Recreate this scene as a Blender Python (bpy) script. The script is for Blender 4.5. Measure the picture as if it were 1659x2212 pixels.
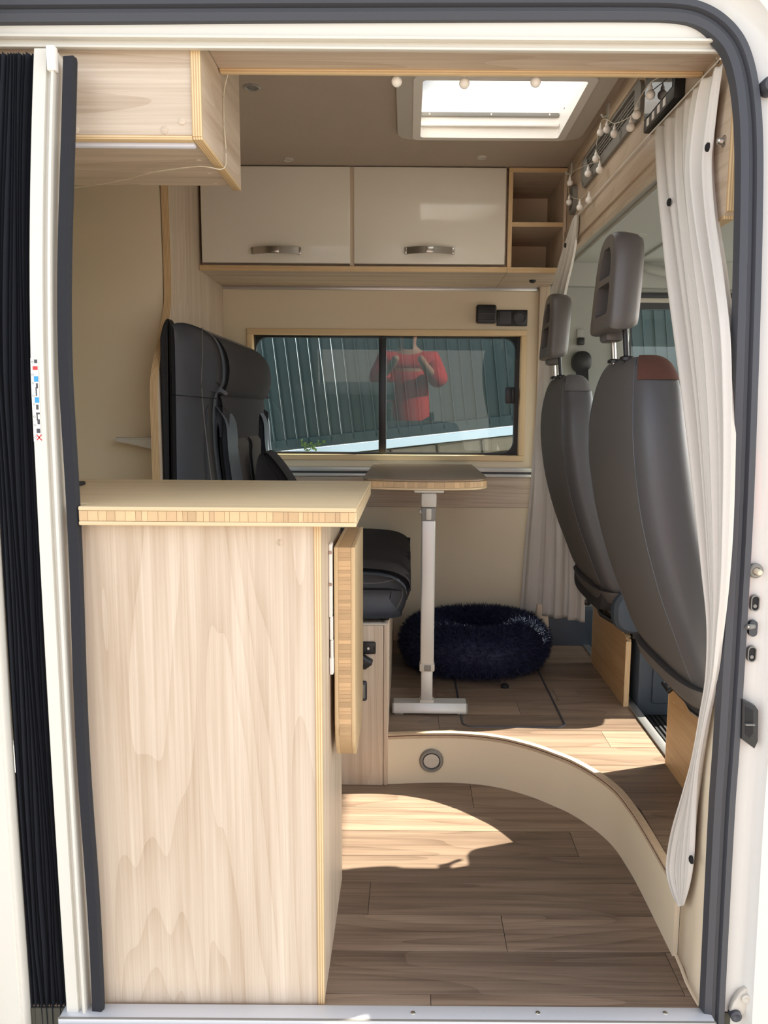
import bpy, bmesh, math, random
from mathutils import Vector, Matrix
random.seed(7)
for o in list(bpy.data.objects): bpy.data.objects.remove(o)
SC = bpy.context.scene
COL = SC.collection
PI = math.pi

# ------------------------------------------------------------------ camera
F = 1661.0; CX, CY = 880.0, 1106.0; W_, H_ = 1659.0, 2212.0
PITCH = math.atan(219/1661.0); ROLL = math.radians(0.4)
CAM = Vector((0, -1.28, 1.09))
_fw = Vector((0, math.cos(PITCH), -math.sin(PITCH))); _rt = Vector((1, 0, 0)); _up = _rt.cross(_fw)
_r = _rt*math.cos(ROLL) + _up*math.sin(ROLL); _u = -_rt*math.sin(ROLL) + _up*math.cos(ROLL)
cd = bpy.data.cameras.new('camera'); cam = bpy.data.objects.new('camera', cd); COL.objects.link(cam)
cd.sensor_fit = 'VERTICAL'; cd.sensor_height = 36; cd.sensor_width = 27
cd.lens = F/H_*36; cd.shift_x = -(CX-W_/2)/H_; cd.shift_y = (CY-H_/2)/H_
cd.clip_start = 0.01; cd.clip_end = 500
m = Matrix((_r, _u, -_fw)).transposed().to_4x4(); m.translation = CAM
cam.matrix_world = m
SC.camera = cam
def ray(px, py): return _fw + _r*((px-CX)/F) - _u*((py-CY)/F)
def atY(px, py, y): d = ray(px, py); return CAM + d*((y-CAM.y)/d.y)
def atZ(px, py, z): d = ray(px, py); return CAM + d*((z-CAM.z)/d.z)
def atX(px, py, x): d = ray(px, py); return CAM + d*((x-CAM.x)/d.x)

# ------------------------------------------------------------------ light
SUN = Vector((0.22, 0.07, 0.155)).normalized()
world = bpy.data.worlds.new('world'); SC.world = world; world.use_nodes = True
nt = world.node_tree; bg = nt.nodes['Background']
sky = nt.nodes.new('ShaderNodeTexSky'); sky.sky_type = 'NISHITA'; sky.sun_disc = False
sky.sun_elevation = math.asin(SUN.z); sky.sun_rotation = math.atan2(SUN.x, SUN.y)
sky.altitude = 100; sky.air_density = 1.0; sky.dust_density = 2.5; sky.ozone_density = 1.0
hs = nt.nodes.new('ShaderNodeHueSaturation'); hs.inputs['Saturation'].default_value = 0.35
nt.links.new(sky.outputs[0], hs.inputs['Color']); nt.links.new(hs.outputs[0], bg.inputs[0])
bg.inputs[1].default_value = 0.38
sl = bpy.data.lights.new('sun', 'SUN'); sl.energy = 17.0; sl.angle = math.radians(0.6); sl.color = (1, .94, .82)
so = bpy.data.objects.new('sun_offscreen', sl); COL.objects.link(so)
so.rotation_euler = SUN.to_track_quat('Z', 'Y').to_euler(); so.location = SUN*60
SC.view_settings.view_transform = 'Standard'; SC.view_settings.look = 'None'
SC.view_settings.gamma = 1.0; SC.view_settings.use_curve_mapping = False
SC.view_settings.exposure = 0.62

# ------------------------------------------------------------------ materials
def lin(c):
    return tuple(((v/255)/12.92 if v <= 10 else (((v/255)+.055)/1.055)**2.4) for v in c) + (1,)
MATS = {}
def mat(name, rgb, rough=.5, metal=0, spec=.5, var=0, bump=0, bscale=200, coat=0, noise=0, nscale=5):
    if name in MATS: return MATS[name]
    m = bpy.data.materials.new(name); m.use_nodes = True; t = m.node_tree; b = t.nodes['Principled BSDF']
    b.inputs['Base Color'].default_value = lin(rgb); b.inputs['Roughness'].default_value = rough
    b.inputs['Metallic'].default_value = metal; b.inputs['Specular IOR Level'].default_value = spec
    b.inputs['Coat Weight'].default_value = coat
    tc = t.nodes.new('ShaderNodeTexCoord')
    src = None
    if noise:
        n = t.nodes.new('ShaderNodeTexNoise'); n.inputs['Scale'].default_value = nscale; n.inputs['Detail'].default_value = 5
        t.links.new(tc.outputs['Object'], n.inputs['Vector'])
        mx = t.nodes.new('ShaderNodeMix'); mx.data_type = 'RGBA'
        c = lin(rgb); mx.inputs['A'].default_value = tuple(v*(1-noise) for v in c[:3])+(1,); mx.inputs['B'].default_value = tuple(min(1, v*(1+noise)) for v in c[:3])+(1,)
        t.links.new(n.outputs['Fac'], mx.inputs['Factor']); src = mx.outputs['Result']
    if var:
        oi = t.nodes.new('ShaderNodeObjectInfo'); mr = t.nodes.new('ShaderNodeMapRange')
        mr.inputs['To Min'].default_value = 1-var; mr.inputs['To Max'].default_value = 1+var
        t.links.new(oi.outputs['Random'], mr.inputs['Value'])
        hv = t.nodes.new('ShaderNodeHueSaturation'); hv.inputs['Color'].default_value = lin(rgb)
        if src: t.links.new(src, hv.inputs['Color'])
        t.links.new(mr.outputs[0], hv.inputs['Value']); src = hv.outputs[0]
    if src: t.links.new(src, b.inputs['Base Color'])
    if bump:
        n = t.nodes.new('ShaderNodeTexNoise'); n.inputs['Scale'].default_value = bscale; n.inputs['Detail'].default_value = 3
        t.links.new(tc.outputs['Object'], n.inputs['Vector'])
        bp = t.nodes.new('ShaderNodeBump'); bp.inputs['Strength'].default_value = bump; bp.inputs['Distance'].default_value = .002
        t.links.new(n.outputs['Fac'], bp.inputs['Height']); t.links.new(bp.outputs[0], b.inputs['Normal'])
    MATS[name] = m; return m
def wood(name, light, dark, axis='x', across=26, along=1.6, rough=.45, var=0, contrast=1, spec=.4, waves=True):
    if name in MATS: return MATS[name]
    m = bpy.data.materials.new(name); m.use_nodes = True; t = m.node_tree; b = t.nodes['Principled BSDF']
    b.inputs['Roughness'].default_value = rough; b.inputs['Specular IOR Level'].default_value = spec
    tc = t.nodes.new('ShaderNodeTexCoord'); mp = t.nodes.new('ShaderNodeMapping')
    s = [across]*3; s['xyz'.index(axis)] = along
    mp.inputs['Scale'].default_value = s
    oi = t.nodes.new('ShaderNodeObjectInfo')
    off = t.nodes.new('ShaderNodeVectorMath'); off.operation = 'SCALE'; off.inputs[0].default_value = (7, 11, 5)
    t.links.new(oi.outputs['Random'], off.inputs['Scale']); 
    add = t.nodes.new('ShaderNodeVectorMath'); t.links.new(tc.outputs['Object'], add.inputs[0]); t.links.new(off.outputs[0], add.inputs[1])
    t.links.new(add.outputs[0], mp.inputs['Vector'])
    n1 = t.nodes.new('ShaderNodeTexNoise'); n1.inputs['Scale'].default_value = 1; n1.inputs['Detail'].default_value = 7
    n1.inputs['Roughness'].default_value = .62; n1.inputs['Distortion'].default_value = .2
    t.links.new(mp.outputs[0], n1.inputs['Vector'])
    mp2 = t.nodes.new('ShaderNodeMapping'); s2 = [across*8]*3; s2['xyz'.index(axis)] = along*2.2; mp2.inputs['Scale'].default_value = s2
    t.links.new(add.outputs[0], mp2.inputs['Vector'])
    n2 = t.nodes.new('ShaderNodeTexNoise'); n2.inputs['Scale'].default_value = 1; n2.inputs['Detail'].default_value = 3
    t.links.new(mp2.outputs[0], n2.inputs['Vector'])
    # growth-ring contours: a low-frequency field sliced into thin lines
    mp3 = t.nodes.new('ShaderNodeMapping'); s3 = [across*.17]*3; s3['xyz'.index(axis)] = along*.3; mp3.inputs['Scale'].default_value = s3
    t.links.new(add.outputs[0], mp3.inputs['Vector'])
    n3 = t.nodes.new('ShaderNodeTexNoise'); n3.inputs['Scale'].default_value = 1; n3.inputs['Detail'].default_value = 2; n3.inputs['Roughness'].default_value = .4
    t.links.new(mp3.outputs[0], n3.inputs['Vector'])
    mu = t.nodes.new('ShaderNodeMath'); mu.operation = 'MULTIPLY'; mu.inputs[1].default_value = 26; t.links.new(n3.outputs['Fac'], mu.inputs[0])
    fr = t.nodes.new('ShaderNodeMath'); fr.operation = 'FRACT'; t.links.new(mu.outputs[0], fr.inputs[0])
    pw = t.nodes.new('ShaderNodeMath'); pw.operation = 'POWER'; pw.inputs[1].default_value = 3.0; t.links.new(fr.outputs[0], pw.inputs[0])
    a1 = t.nodes.new('ShaderNodeMath'); a1.operation = 'MULTIPLY_ADD'; a1.inputs[1].default_value = .17 if waves else .0
    t.links.new(pw.outputs[0], a1.inputs[0]); t.links.new(n1.outputs['Fac'], a1.inputs[2])
    a2 = t.nodes.new('ShaderNodeMath'); a2.operation = 'MULTIPLY_ADD'; a2.inputs[1].default_value = .5
    t.links.new(n2.outputs['Fac'], a2.inputs[0]); t.links.new(a1.outputs[0], a2.inputs[2])
    mr = t.nodes.new('ShaderNodeMapRange'); mr.inputs['From Min'].default_value = .78-.36/contrast; mr.inputs['From Max'].default_value = .78+.36/contrast
    t.links.new(a2.outputs[0], mr.inputs['Value'])
    mx = t.nodes.new('ShaderNodeMix'); mx.data_type = 'RGBA'; mx.inputs['A'].default_value = lin(light); mx.inputs['B'].default_value = lin(dark)
    t.links.new(mr.outputs[0], mx.inputs['Factor']); src = mx.outputs['Result']
    if var:
        m2 = t.nodes.new('ShaderNodeMapRange'); m2.inputs['To Min'].default_value = 1-var; m2.inputs['To Max'].default_value = 1+var*.7
        t.links.new(oi.outputs['Random'], m2.inputs['Value'])
        hv = t.nodes.new('ShaderNodeHueSaturation'); t.links.new(src, hv.inputs['Color']); t.links.new(m2.outputs[0], hv.inputs['Value']); src = hv.outputs[0]
    t.links.new(src, b.inputs['Base Color'])
    bp = t.nodes.new('ShaderNodeBump'); bp.inputs['Strength'].default_value = .12; bp.inputs['Distance'].default_value = .001
    t.links.new(a2.outputs[0], bp.inputs['Height']); t.links.new(bp.outputs[0], b.inputs['Normal'])
    MATS[name] = m; return m
def ply(name, axis, pitch=.0042):
    """plywood edge: veneer layers stacked along axis"""
    if name in MATS: return MATS[name]
    m = bpy.data.materials.new(name); m.use_nodes = True; t = m.node_tree; b = t.nodes['Principled BSDF']
    b.inputs['Roughness'].default_value = .5
    tc = t.nodes.new('ShaderNodeTexCoord'); sx = t.nodes.new('ShaderNodeSeparateXYZ'); t.links.new(tc.outputs['Object'], sx.inputs[0])
    mu = t.nodes.new('ShaderNodeMath'); mu.operation = 'MULTIPLY'; mu.inputs[1].default_value = 2*PI/pitch
    t.links.new(sx.outputs['xyz'.index(axis)], mu.inputs[0])
    sn = t.nodes.new('ShaderNodeMath'); sn.operation = 'SINE'; t.links.new(mu.outputs[0], sn.inputs[0])
    n = t.nodes.new('ShaderNodeTexNoise'); n.inputs['Scale'].default_value = 30; n.inputs['Detail'].default_value = 4; t.links.new(tc.outputs['Object'], n.inputs['Vector'])
    ad = t.nodes.new('ShaderNodeMath'); ad.operation = 'MULTIPLY_ADD'; ad.inputs[1].default_value = 1.0; t.links.new(n.outputs['Fac'], ad.inputs[0]); t.links.new(sn.outputs[0], ad.inputs[2])
    mr = t.nodes.new('ShaderNodeMapRange'); mr.inputs['From Min'].default_value = -.3; mr.inputs['From Max'].default_value = 1.3
    t.links.new(ad.outputs[0], mr.inputs['Value'])
    mx = t.nodes.new('ShaderNodeMix'); mx.data_type = 'RGBA'; mx.inputs['A'].default_value = lin((222, 196, 152)); mx.inputs['B'].default_value = lin((190, 156, 112))
    t.links.new(mr.outputs[0], mx.inputs['Factor']); t.links.new(mx.outputs['Result'], b.inputs['Base Color'])
    MATS[name] = m; return m
def glass(name, tint=(.9, .93, .93), refl=.10, rough=0.0):
    if name in MATS: return MATS[name]
    m = bpy.data.materials.new(name); m.use_nodes = True; t = m.node_tree; t.nodes.remove(t.nodes['Principled BSDF'])
    out = t.nodes['Material Output']; tr = t.nodes.new('ShaderNodeBsdfTransparent'); tr.inputs[0].default_value = tint+(1,)
    gl = t.nodes.new('ShaderNodeBsdfGlossy'); gl.inputs['Roughness'].default_value = rough
    fz = t.nodes.new('ShaderNodeLayerWeight'); fz.inputs[0].default_value = .25
    mr = t.nodes.new('ShaderNodeMapRange'); mr.inputs['To Min'].default_value = refl; mr.inputs['To Max'].default_value = 1
    t.links.new(fz.outputs['Fresnel'], mr.inputs['Value'])
    mx = t.nodes.new('ShaderNodeMixShader'); mx.inputs[0].default_value = refl
    t.links.new(tr.outputs[0], mx.inputs[1]); t.links.new(gl.outputs[0], mx.inputs[2]); t.links.new(mx.outputs[0], out.inputs[0])
    MATS[name] = m; return m

LAM_Z = wood('laminate_upright', (220, 205, 185), (174, 152, 127), 'z', 34, 1.2, contrast=.95)
LAM_X = wood('laminate_across', (220, 205, 185), (168, 146, 122), 'x', 34, 1.2, contrast=1.05)
LAM_Y = wood('laminate_lengthwise', (218, 201, 180), (172, 148, 122), 'y', 30, 1.4, contrast=.9)
BAM_X = wood('bamboo_across', (224, 202, 164), (198, 172, 132), 'x', 70, 1.0, rough=.35, waves=False)
BAM_Z = wood('bamboo_upright', (218, 192, 150), (192, 162, 120), 'z', 70, 1.0, rough=.35, waves=False)
BAM_OLD = wood('bamboo_weathered', (168, 144, 116), (118, 98, 78), 'x', 50, 1.2, rough=.3, waves=False)
LAMEL = mat('bamboo_lamella', (200, 168, 126), .5, var=.2, noise=.12, nscale=60)
OAK_Y = wood('oak_lengthwise', (205, 168, 122), (168, 128, 84), 'y', 34, 1.6, contrast=.9)
VINYL = wood('vinyl_plank', (160, 138, 117), (98, 80, 66), 'x', 26, 1.5, rough=.42, var=.26, contrast=1.15)
PLY_X, PLY_Y, PLY_Z = ply('plywood_edge_x', 'x'), ply('plywood_edge_y', 'y'), ply('plywood_edge_z', 'z')
CREAM = mat('cream_panel', (222, 208, 180), .55, noise=.03, nscale=3)
DOORC = mat('gloss_cream', (224, 219, 204), .12, coat=.5)
CEIL = mat('ceiling_felt', (182, 168, 152), .9, noise=.04, nscale=14, bump=.3, bscale=400)
WHITE = mat('white_paint', (216, 214, 207), .35, coat=.3, noise=.015, nscale=6)
RAILW = mat('cream_aluminium', (214, 210, 199), .4)
PILL = mat('pillar_trim', (218, 202, 176), .5)
ALU = mat('brushed_aluminium', (198, 198, 196), .35, metal=.85)
ALUP = mat('satin_aluminium', (205, 204, 198), .4, metal=.35)
STEEL = mat('brushed_steel', (190, 186, 178), .28, metal=1)
RUBBER = mat('black_rubber', (62, 63, 68), .5)
BLACK = mat('black_plastic', (26, 26, 28), .4)
BLK2 = mat('matt_black', (14, 14, 16), .7)
GREYP = mat('grey_plastic', (128, 125, 118), .5)
LGREY = mat('pale_grey_plastic', (196, 190, 178), .5)
WPLAS = mat('white_plastic', (236, 232, 224), .4)
LEATH = mat('grey_leather', (76, 75, 77), .45, bump=.15, bscale=500)
LEATHD = mat('charcoal_leather', (80, 84, 90), .4, bump=.15, bscale=500)
FABD = mat('charcoal_fabric', (46, 43, 44), .95, bump=.6, bscale=900, noise=.2, nscale=300)
FABG = mat('grey_fabric', (72, 66, 62), .95, bump=.6, bscale=900)
STITCH = mat('stitching', (104, 102, 102), .8)
SEATG = mat('seat_back_fabric', (84, 80, 77), .7, bump=.4, bscale=900, noise=.06, nscale=400)
HEADP = mat('headrest_plastic', (84, 79, 76), .42, bump=.08, bscale=600)
BROWN = mat('brown_fabric', (86, 52, 40), .9, bump=.5, bscale=700, noise=.2, nscale=300)
CURT = mat('curtain_cloth', (208, 203, 194), .9, bump=.15, bscale=700)
PLEAT = mat('pleated_mesh', (30, 34, 42), .8)
VELV = mat('black_fabric_edge', (34, 35, 40), .9, bump=.5, bscale=600)
NAVY = mat('navy_fur', (22, 28, 58), .7)
BLUEP = mat('slate_plastic', (70, 80, 90), .5, bump=.1, bscale=500)
CABL = mat('cab_headliner', (178, 180, 174), .9)
CABD = mat('cab_trim', (170, 172, 165), .7)
CARPET = mat('dark_carpet', (36, 38, 42), .95)
BULB = mat('frosted_bulb', (244, 240, 232), .35)
WIRE = mat('clear_wire', (206, 196, 172), .4)
FENCE = mat('green_steel', (36, 58, 62), .45, var=.1)
BEAM = mat('pale_blue_beam', (205, 225, 240), .5)
STONE = mat('wall_stone', (118, 110, 96), .9, var=.25, noise=.25, nscale=18, bump=.6, bscale=40)
MORTAR = mat('mortar', (78, 76, 66), .95)
LEAF = mat('green_leaf', (84, 108, 52), .6, var=.25)
ASPH = mat('pale_paving', (138, 134, 128), .9, noise=.08, nscale=3)
GLASS = glass('window_glass', (.72, .80, .80), .05)
CABG = glass('cab_glass', (.82, .88, .86), .06)
ACRYL = glass('skylight_acrylic', (.93, .93, .93), .04)
_t = ACRYL.node_tree; _m = _t.nodes['Mix Shader']; _tl = _t.nodes.new('ShaderNodeBsdfTranslucent'); _tl.inputs[0].default_value = (.38, .38, .38, 1)
_a = _t.nodes.new('ShaderNodeMixShader'); _a.inputs[0].default_value = .5
_t.links.new(_m.outputs[0], _a.inputs[1]); _t.links.new(_tl.outputs[0], _a.inputs[2]); _t.links.new(_a.outputs[0], _t.nodes['Material Output'].inputs[0])

# ------------------------------------------------------------------ helpers
def link(name, me, material, loc, root, smooth, ang):
    o = bpy.data.objects.new(name, me); COL.objects.link(o)
    if material and not me.materials: me.materials.append(material)
    if root is not None:
        o.parent = root; o.location = Vector(loc) - wl(root)
    else: o.location = loc
    if smooth:
        for p in me.polygons: p.use_smooth = True
        me.set_sharp_from_angle(angle=math.radians(ang))
    return o
def wl(o):
    v = Vector(o.location)
    while o.parent: o = o.parent; v += o.location
    return v
def obj(name, bm, material, root=None, loc=(0, 0, 0), smooth=True, ang=38):
    if isinstance(bm, bpy.types.Mesh): return link(name, bm, material, loc, root, False, ang)
    bmesh.ops.recalc_face_normals(bm, faces=bm.faces)
    me = bpy.data.meshes.new(name); bm.to_mesh(me); bm.free()
    return link(name, me, material, loc, root, smooth, ang)
def rebase(o, base):
    """move a mesh's origin to a world base point"""
    b = Vector(base); o.data.transform(Matrix.Translation(Vector(o.location)-b)); o.location = b; return o
def tag(o, label, cat, group=None):
    o['label'] = label; o['category'] = cat
    if group: o['group'] = group
    return o
def thing(name, loc, label, cat, group=None):
    o = bpy.data.objects.new(name, None); COL.objects.link(o); o.location = loc; o.empty_display_size = .05
    return tag(o, label, cat, group)
def struct(o): o['kind'] = 'structure'; return o
def sroot(name, loc):
    o = bpy.data.objects.new(name, None); COL.objects.link(o); o.location = loc; return struct(o)
NB = bmesh.new
def box(bm, x0, x1, y0, y1, z0, z1, bev=0, seg=2):
    r = bmesh.ops.create_cube(bm, size=1); vs = r['verts']
    for v in vs: v.co = Vector(((x0+x1)/2+v.co.x*(x1-x0), (y0+y1)/2+v.co.y*(y1-y0), (z0+z1)/2+v.co.z*(z1-z0)))
    if bev:
        es = list({e for v in vs for e in v.link_edges})
        bmesh.ops.bevel(bm, geom=es, offset=bev, segments=seg, profile=.5, affect='EDGES')
    return bm
def bx(*a, **k): return box(NB(), *a, **k)
def prism(bm, pts, axis, a, b, bev=0, seg=2):
    """extrude a 2-D outline along axis. x: pts are (y,z); y: (x,z); z: (x,y)"""
    def mk(p, h):
        return {'x': (h, p[0], p[1]), 'y': (p[0], h, p[1]), 'z': (p[0], p[1], h)}[axis]
    A = [bm.verts.new(mk(p, a)) for p in pts]; B = [bm.verts.new(mk(p, b)) for p in pts]
    n = len(pts); fs = [bm.faces.new(A), bm.faces.new(B[::-1])]
    for i in range(n): fs.append(bm.faces.new((A[i], B[i], B[(i+1) % n], A[(i+1) % n])))
    if bev:
        es = list(set(list(fs[0].edges)+list(fs[1].edges)))
        bmesh.ops.recalc_face_normals(bm, faces=bm.faces)
        bmesh.ops.bevel(bm, geom=es, offset=bev, segments=seg, profile=.5, affect='EDGES')
    return bm
def rrect(x0, x1, y0, y1, r, n=5):
    p = []
    for cx, cy, a in ((x1-r, y1-r, 0), (x0+r, y1-r, 90), (x0+r, y0+r, 180), (x1-r, y0+r, 270)):
        for i in range(n+1):
            t = math.radians(a+90*i/n); p.append((cx+r*math.cos(t), cy+r*math.sin(t)))
    return p
def ring_prism(bm, outer, inner, axis, a, b):
    """frame: outer and inner outlines with the same count"""
    def mk(p, h): return {'x': (h, p[0], p[1]), 'y': (p[0], h, p[1]), 'z': (p[0], p[1], h)}[axis]
    L = [[bm.verts.new(mk(p, h)) for p in o] for o in (outer, inner) for h in (a, b)]
    oa, ob, ia, ib = L; n = len(outer)
    for i in range(n):
        j = (i+1) % n
        bm.faces.new((oa[i], oa[j], ia[j], ia[i])); bm.faces.new((ob[i], ib[i], ib[j], ob[j]))
        bm.faces.new((oa[i], ob[i], ob[j], oa[j])); bm.faces.new((ia[i], ia[j], ib[j], ib[i]))
    return bm
def spline(pts, n):
    """Catmull-Rom through points, n samples a span"""
    P = [Vector(p) for p in pts]; P = [P[0]*2-P[1]]+P+[P[-1]*2-P[-2]]; out = []
    for i in range(1, len(P)-2):
        for k in range(n):
            t = k/n; a, b, c, d = P[i-1:i+3]
            out.append(.5*((2*b)+(c-a)*t+(2*a-5*b+4*c-d)*t*t+(3*b-a-3*c+d)*t**3))
    out.append(P[-2]); return out
def sweep(bm, path, prof, up=Vector((0, 0, 1)), closed=False, fixed=None):
    """sweep a closed 2-D profile (u,v) along a path"""
    path = [Vector(p) for p in path]; rings = []; n = len(path)
    for i, p in enumerate(path):
        if closed: t = path[(i+1) % n]-path[i-1]
        else: t = path[min(i+1, n-1)]-path[max(i-1, 0)]
        t.normalize(); s = fixed if fixed else up
        a = t.cross(s)
        if a.length < 1e-4: a = t.cross(Vector((1, 0, 0)))
        a.normalize(); b = a.cross(t).normalized()
        rings.append([bm.verts.new(p+a*u+b*v) for u, v in prof])
    k = len(prof)
    for i in range(n if closed else n-1):
        A, B = rings[i], rings[(i+1) % n]
        for j in range(k): bm.faces.new((A[j], A[(j+1) % k], B[(j+1) % k], B[j]))
    if not closed: bm.faces.new(rings[0][::-1]); bm.faces.new(rings[-1])
    return bm
def circ(r, n=8, ry=None): return [(r*math.cos(2*PI*i/n), (ry or r)*math.sin(2*PI*i/n)) for i in range(n)]
def tube(bm, path, r, n=8, **k): return sweep(bm, path, circ(r, n), **k)
def lathe(bm, prof, c, axis='z', n=20):
    """prof: (radius, height) along axis from centre c"""
    rings = []
    for r, h in prof:
        ring = []
        for i in range(n):
            a = 2*PI*i/n; u, v = max(r, 1e-5)*math.cos(a), max(r, 1e-5)*math.sin(a)
            ring.append(bm.verts.new(Vector(c)+Vector({'z': (u, v, h), 'y': (u, h, v), 'x': (h, u, v)}[axis])))
        rings.append(ring)
    for A, B in zip(rings, rings[1:]):
        for j in range(n): bm.faces.new((A[j], A[(j+1) % n], B[(j+1) % n], B[j]))
    bm.faces.new(rings[0][::-1]); bm.faces.new(rings[-1]); return bm
def loft(bm, stations, n=36, cap=True):
    """stations: (centre, axis_a, axis_b, ra, rb, exponent)"""
    rings = []
    for c, A, B, ra, rb, ex in stations:
        ring = []
        for i in range(n):
            t = 2*PI*i/n; ct, st = math.cos(t), math.sin(t)
            u = math.copysign(abs(ct)**(2/ex), ct); v = math.copysign(abs(st)**(2/ex), st)
            ring.append(bm.verts.new(Vector(c)+Vector(A)*ra*u+Vector(B)*rb*v))
        rings.append(ring)
    for P, Q in zip(rings, rings[1:]):
        for j in range(n): bm.faces.new((P[j], P[(j+1) % n], Q[(j+1) % n], Q[j]))
    if cap: bm.faces.new(rings[0][::-1]); bm.faces.new(rings[-1])
    return bm
def boolean(o, bms):
    for bm in bms:
        bmesh.ops.recalc_face_normals(bm, faces=bm.faces)
        me = bpy.data.meshes.new('cut'); bm.to_mesh(me); bm.free()
        c = bpy.data.objects.new('cut', me); COL.objects.link(c); c.location = wl(o)*0
        md = o.modifiers.new('b', 'BOOLEAN'); md.operation = 'DIFFERENCE'; md.object = c; md.solver = 'EXACT'
        bpy.context.view_layer.update()
        ev = o.evaluated_get(bpy.context.evaluated_depsgraph_get()); new = bpy.data.meshes.new_from_object(ev)
        o.modifiers.remove(md); old = o.data; o.data = new; bpy.data.meshes.remove(old)
        bpy.data.objects.remove(c); bpy.data.meshes.remove(me)
    for p in o.data.polygons: p.use_smooth = True
    o.data.set_sharp_from_angle(angle=math.radians(38))
    return o
def cap_disc(name, root, p, axis, r, material, h=.0015, dome=True):
    s = -1
    bm = lathe(NB(), [(r, 0), (r, s*h*.6), (r*.8, s*h), (0.0, s*h)], p, axis, 16)
    return obj(name, bm, material, root)

RZ = .15            # raised floor height
YW = 1.80           # far wall plane
ZC = 1.915          # ceiling height
XP = .54            # bulkhead panel over the cab
def yb(z):          # bulge of the van's side along its height
    return -.006*math.sin(PI*max(0, min(1, z/1.2))) + (.072*((z-1.12)/.55)**1.5 if z > 1.12 else 0)

# ================================================================== STRUCTURE
# ---- floors
STEP = [(-.055, .868), (.03, .876), (.116, .88), (.17, .877), (.224, .868), (.27, .853), (.303, .838), (.365, .797), (.42, .746), (.462, .70), (.507, .623), (.535, .545), (.546, .46), (.551, .36), (.552, .145)]
STEPC = spline([(x, y, 0) for x, y in STEP], 4)
def ystep(x):
    if x >= .55: return -.02
    for a, b in zip(STEPC, STEPC[1:]):
        if a.x <= x <= b.x+1e-9 and b.x > a.x: return a.y+(b.y-a.y)*(x-a.x)/(b.x-a.x)
    return .868
floor = struct(obj('floor', bx(-1.4, .6, 0, .92, -.05, -.0025), MORTAR, smooth=False))
rows = [(.004, .038), (.038, .155), (.155, .268), (.268, .384), (.384, .493), (.493, .607), (.607, .726), (.726, .885)]
joints = [[-.6, .05], [-.45, .53], [-.62, .21], [-.08], [-.35], [-.5, .43], [-.4], [-.6, .19]]
for (a, b), js in zip(rows, joints):
    xs = [-.85]+js+[.552]
    for x0, x1 in zip(xs, xs[1:]):
        if x1-x0 < .02: continue
        g = .0006
        obj('plank', bx(x0+g, x1-g, a+g, b-g, -.0025, 0, .0004, 1), VINYL, floor)
# raised floor: core slab with planks on it
core = [(-.80, 1.83)]+[(-.80, .868)]+[(p.x, p.y) for p in STEPC]+[(.552, .02), (.745, .02), (.745, 1.83)]
raised = struct(obj('floor_raised', prism(NB(), core, 'z', 0, RZ-.0025), MORTAR, smooth=False))
rrows = [.02, .10, .215, .33, .445, .56, .675, .79, .90, 1.02, 1.135, 1.25, 1.365, 1.48, 1.595, 1.71, 1.83]
random.seed(3)
rj = {8: [.10], 9: [.36], 10: [.1, .5], 11: [.33], 12: [-.1], 13: [.45], 7: [.58]}
for k, (a, b) in enumerate(zip(rrows, rrows[1:])):
    g = .0006; xs = [-.79]+rj.get(k, [random.uniform(-.4, .3)])+[.742]
    if b < .85: xs = [-.06]+[v for v in rj.get(k, []) if v > 0]+[.742]
    for x0, x1 in zip(xs, xs[1:]):
        n = 40; lo, hi = [], []
        for i in range(n+1):
            x = x0+g+(x1-x0-2*g)*i/n; y = max(a+g, ystep(x)+.001) if x > -.055 else max(a+g, .87)
            if y < b-g-.0005: lo.append((x, y)); hi.append((x, b-g))
        if len(lo) > 1: obj('plank', prism(NB(), lo+hi[::-1], 'z', RZ-.0025, RZ), VINYL, raised, smooth=False)
# curved riser board with plywood nosing
rs = sroot('trim_1', (.25, .8, 0))
def offset(path, d):
    out = []
    for i, p in enumerate(path):
        t = path[min(i+1, len(path)-1)]-path[max(i-1, 0)]; t.normalize(); out.append(Vector((p.x+t.y*d, p.y-t.x*d, 0)))
    return out
def curved_board(path, d0, d1, z0, z1):
    bm = NB(); A, B = offset(path, d0), offset(path, d1); R = []
    for a, b in zip(A, B): R.append([bm.verts.new((a.x, a.y, z0)), bm.verts.new((b.x, b.y, z0)), bm.verts.new((b.x, b.y, z1)), bm.verts.new((a.x, a.y, z1))])
    for P, Q in zip(R, R[1:]):
        for j in range(4): bm.faces.new((P[j], P[(j+1) % 4], Q[(j+1) % 4], Q[j]))
    bm.faces.new(R[0][::-1]); bm.faces.new(R[-1]); return bm
obj('riser_board', curved_board(STEPC, 0, .010, 0, RZ-.012), CREAM, rs)
obj('nosing', curved_board(STEPC, -.006, .0105, RZ-.012, RZ+.004), mat('worn_plywood', (186, 164, 136), .6, noise=.2, nscale=60), rs)
obj('nosing_groove', curved_board(STEPC, .0100, .0112, RZ-.0035, RZ-.0015), BROWN, rs)
# threshold strip of the sliding door
sill = struct(obj('trim_2', bx(-.62, .56, -.035, .004, -.012, .006, .003), mat('pale_aluminium', (206, 208, 212), .4, metal=.3)))
obj('sill_lip', bx(-.62, .56, -.05, -.037, -.02, -.004, .002), RAILW, sill)
obj('sill_groove', bx(-.62, .56, -.034, -.030, .004, .0066), GREYP, sill)
for px in (892, 1162, 1437):
    p = atZ(px, 2188, .006); p.z = .006
    obj('rivet', lathe(NB(), [(.0045, 0), (.004, .0012), (.001, .002)], p, 'z', 12), STEEL, sill)
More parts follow.
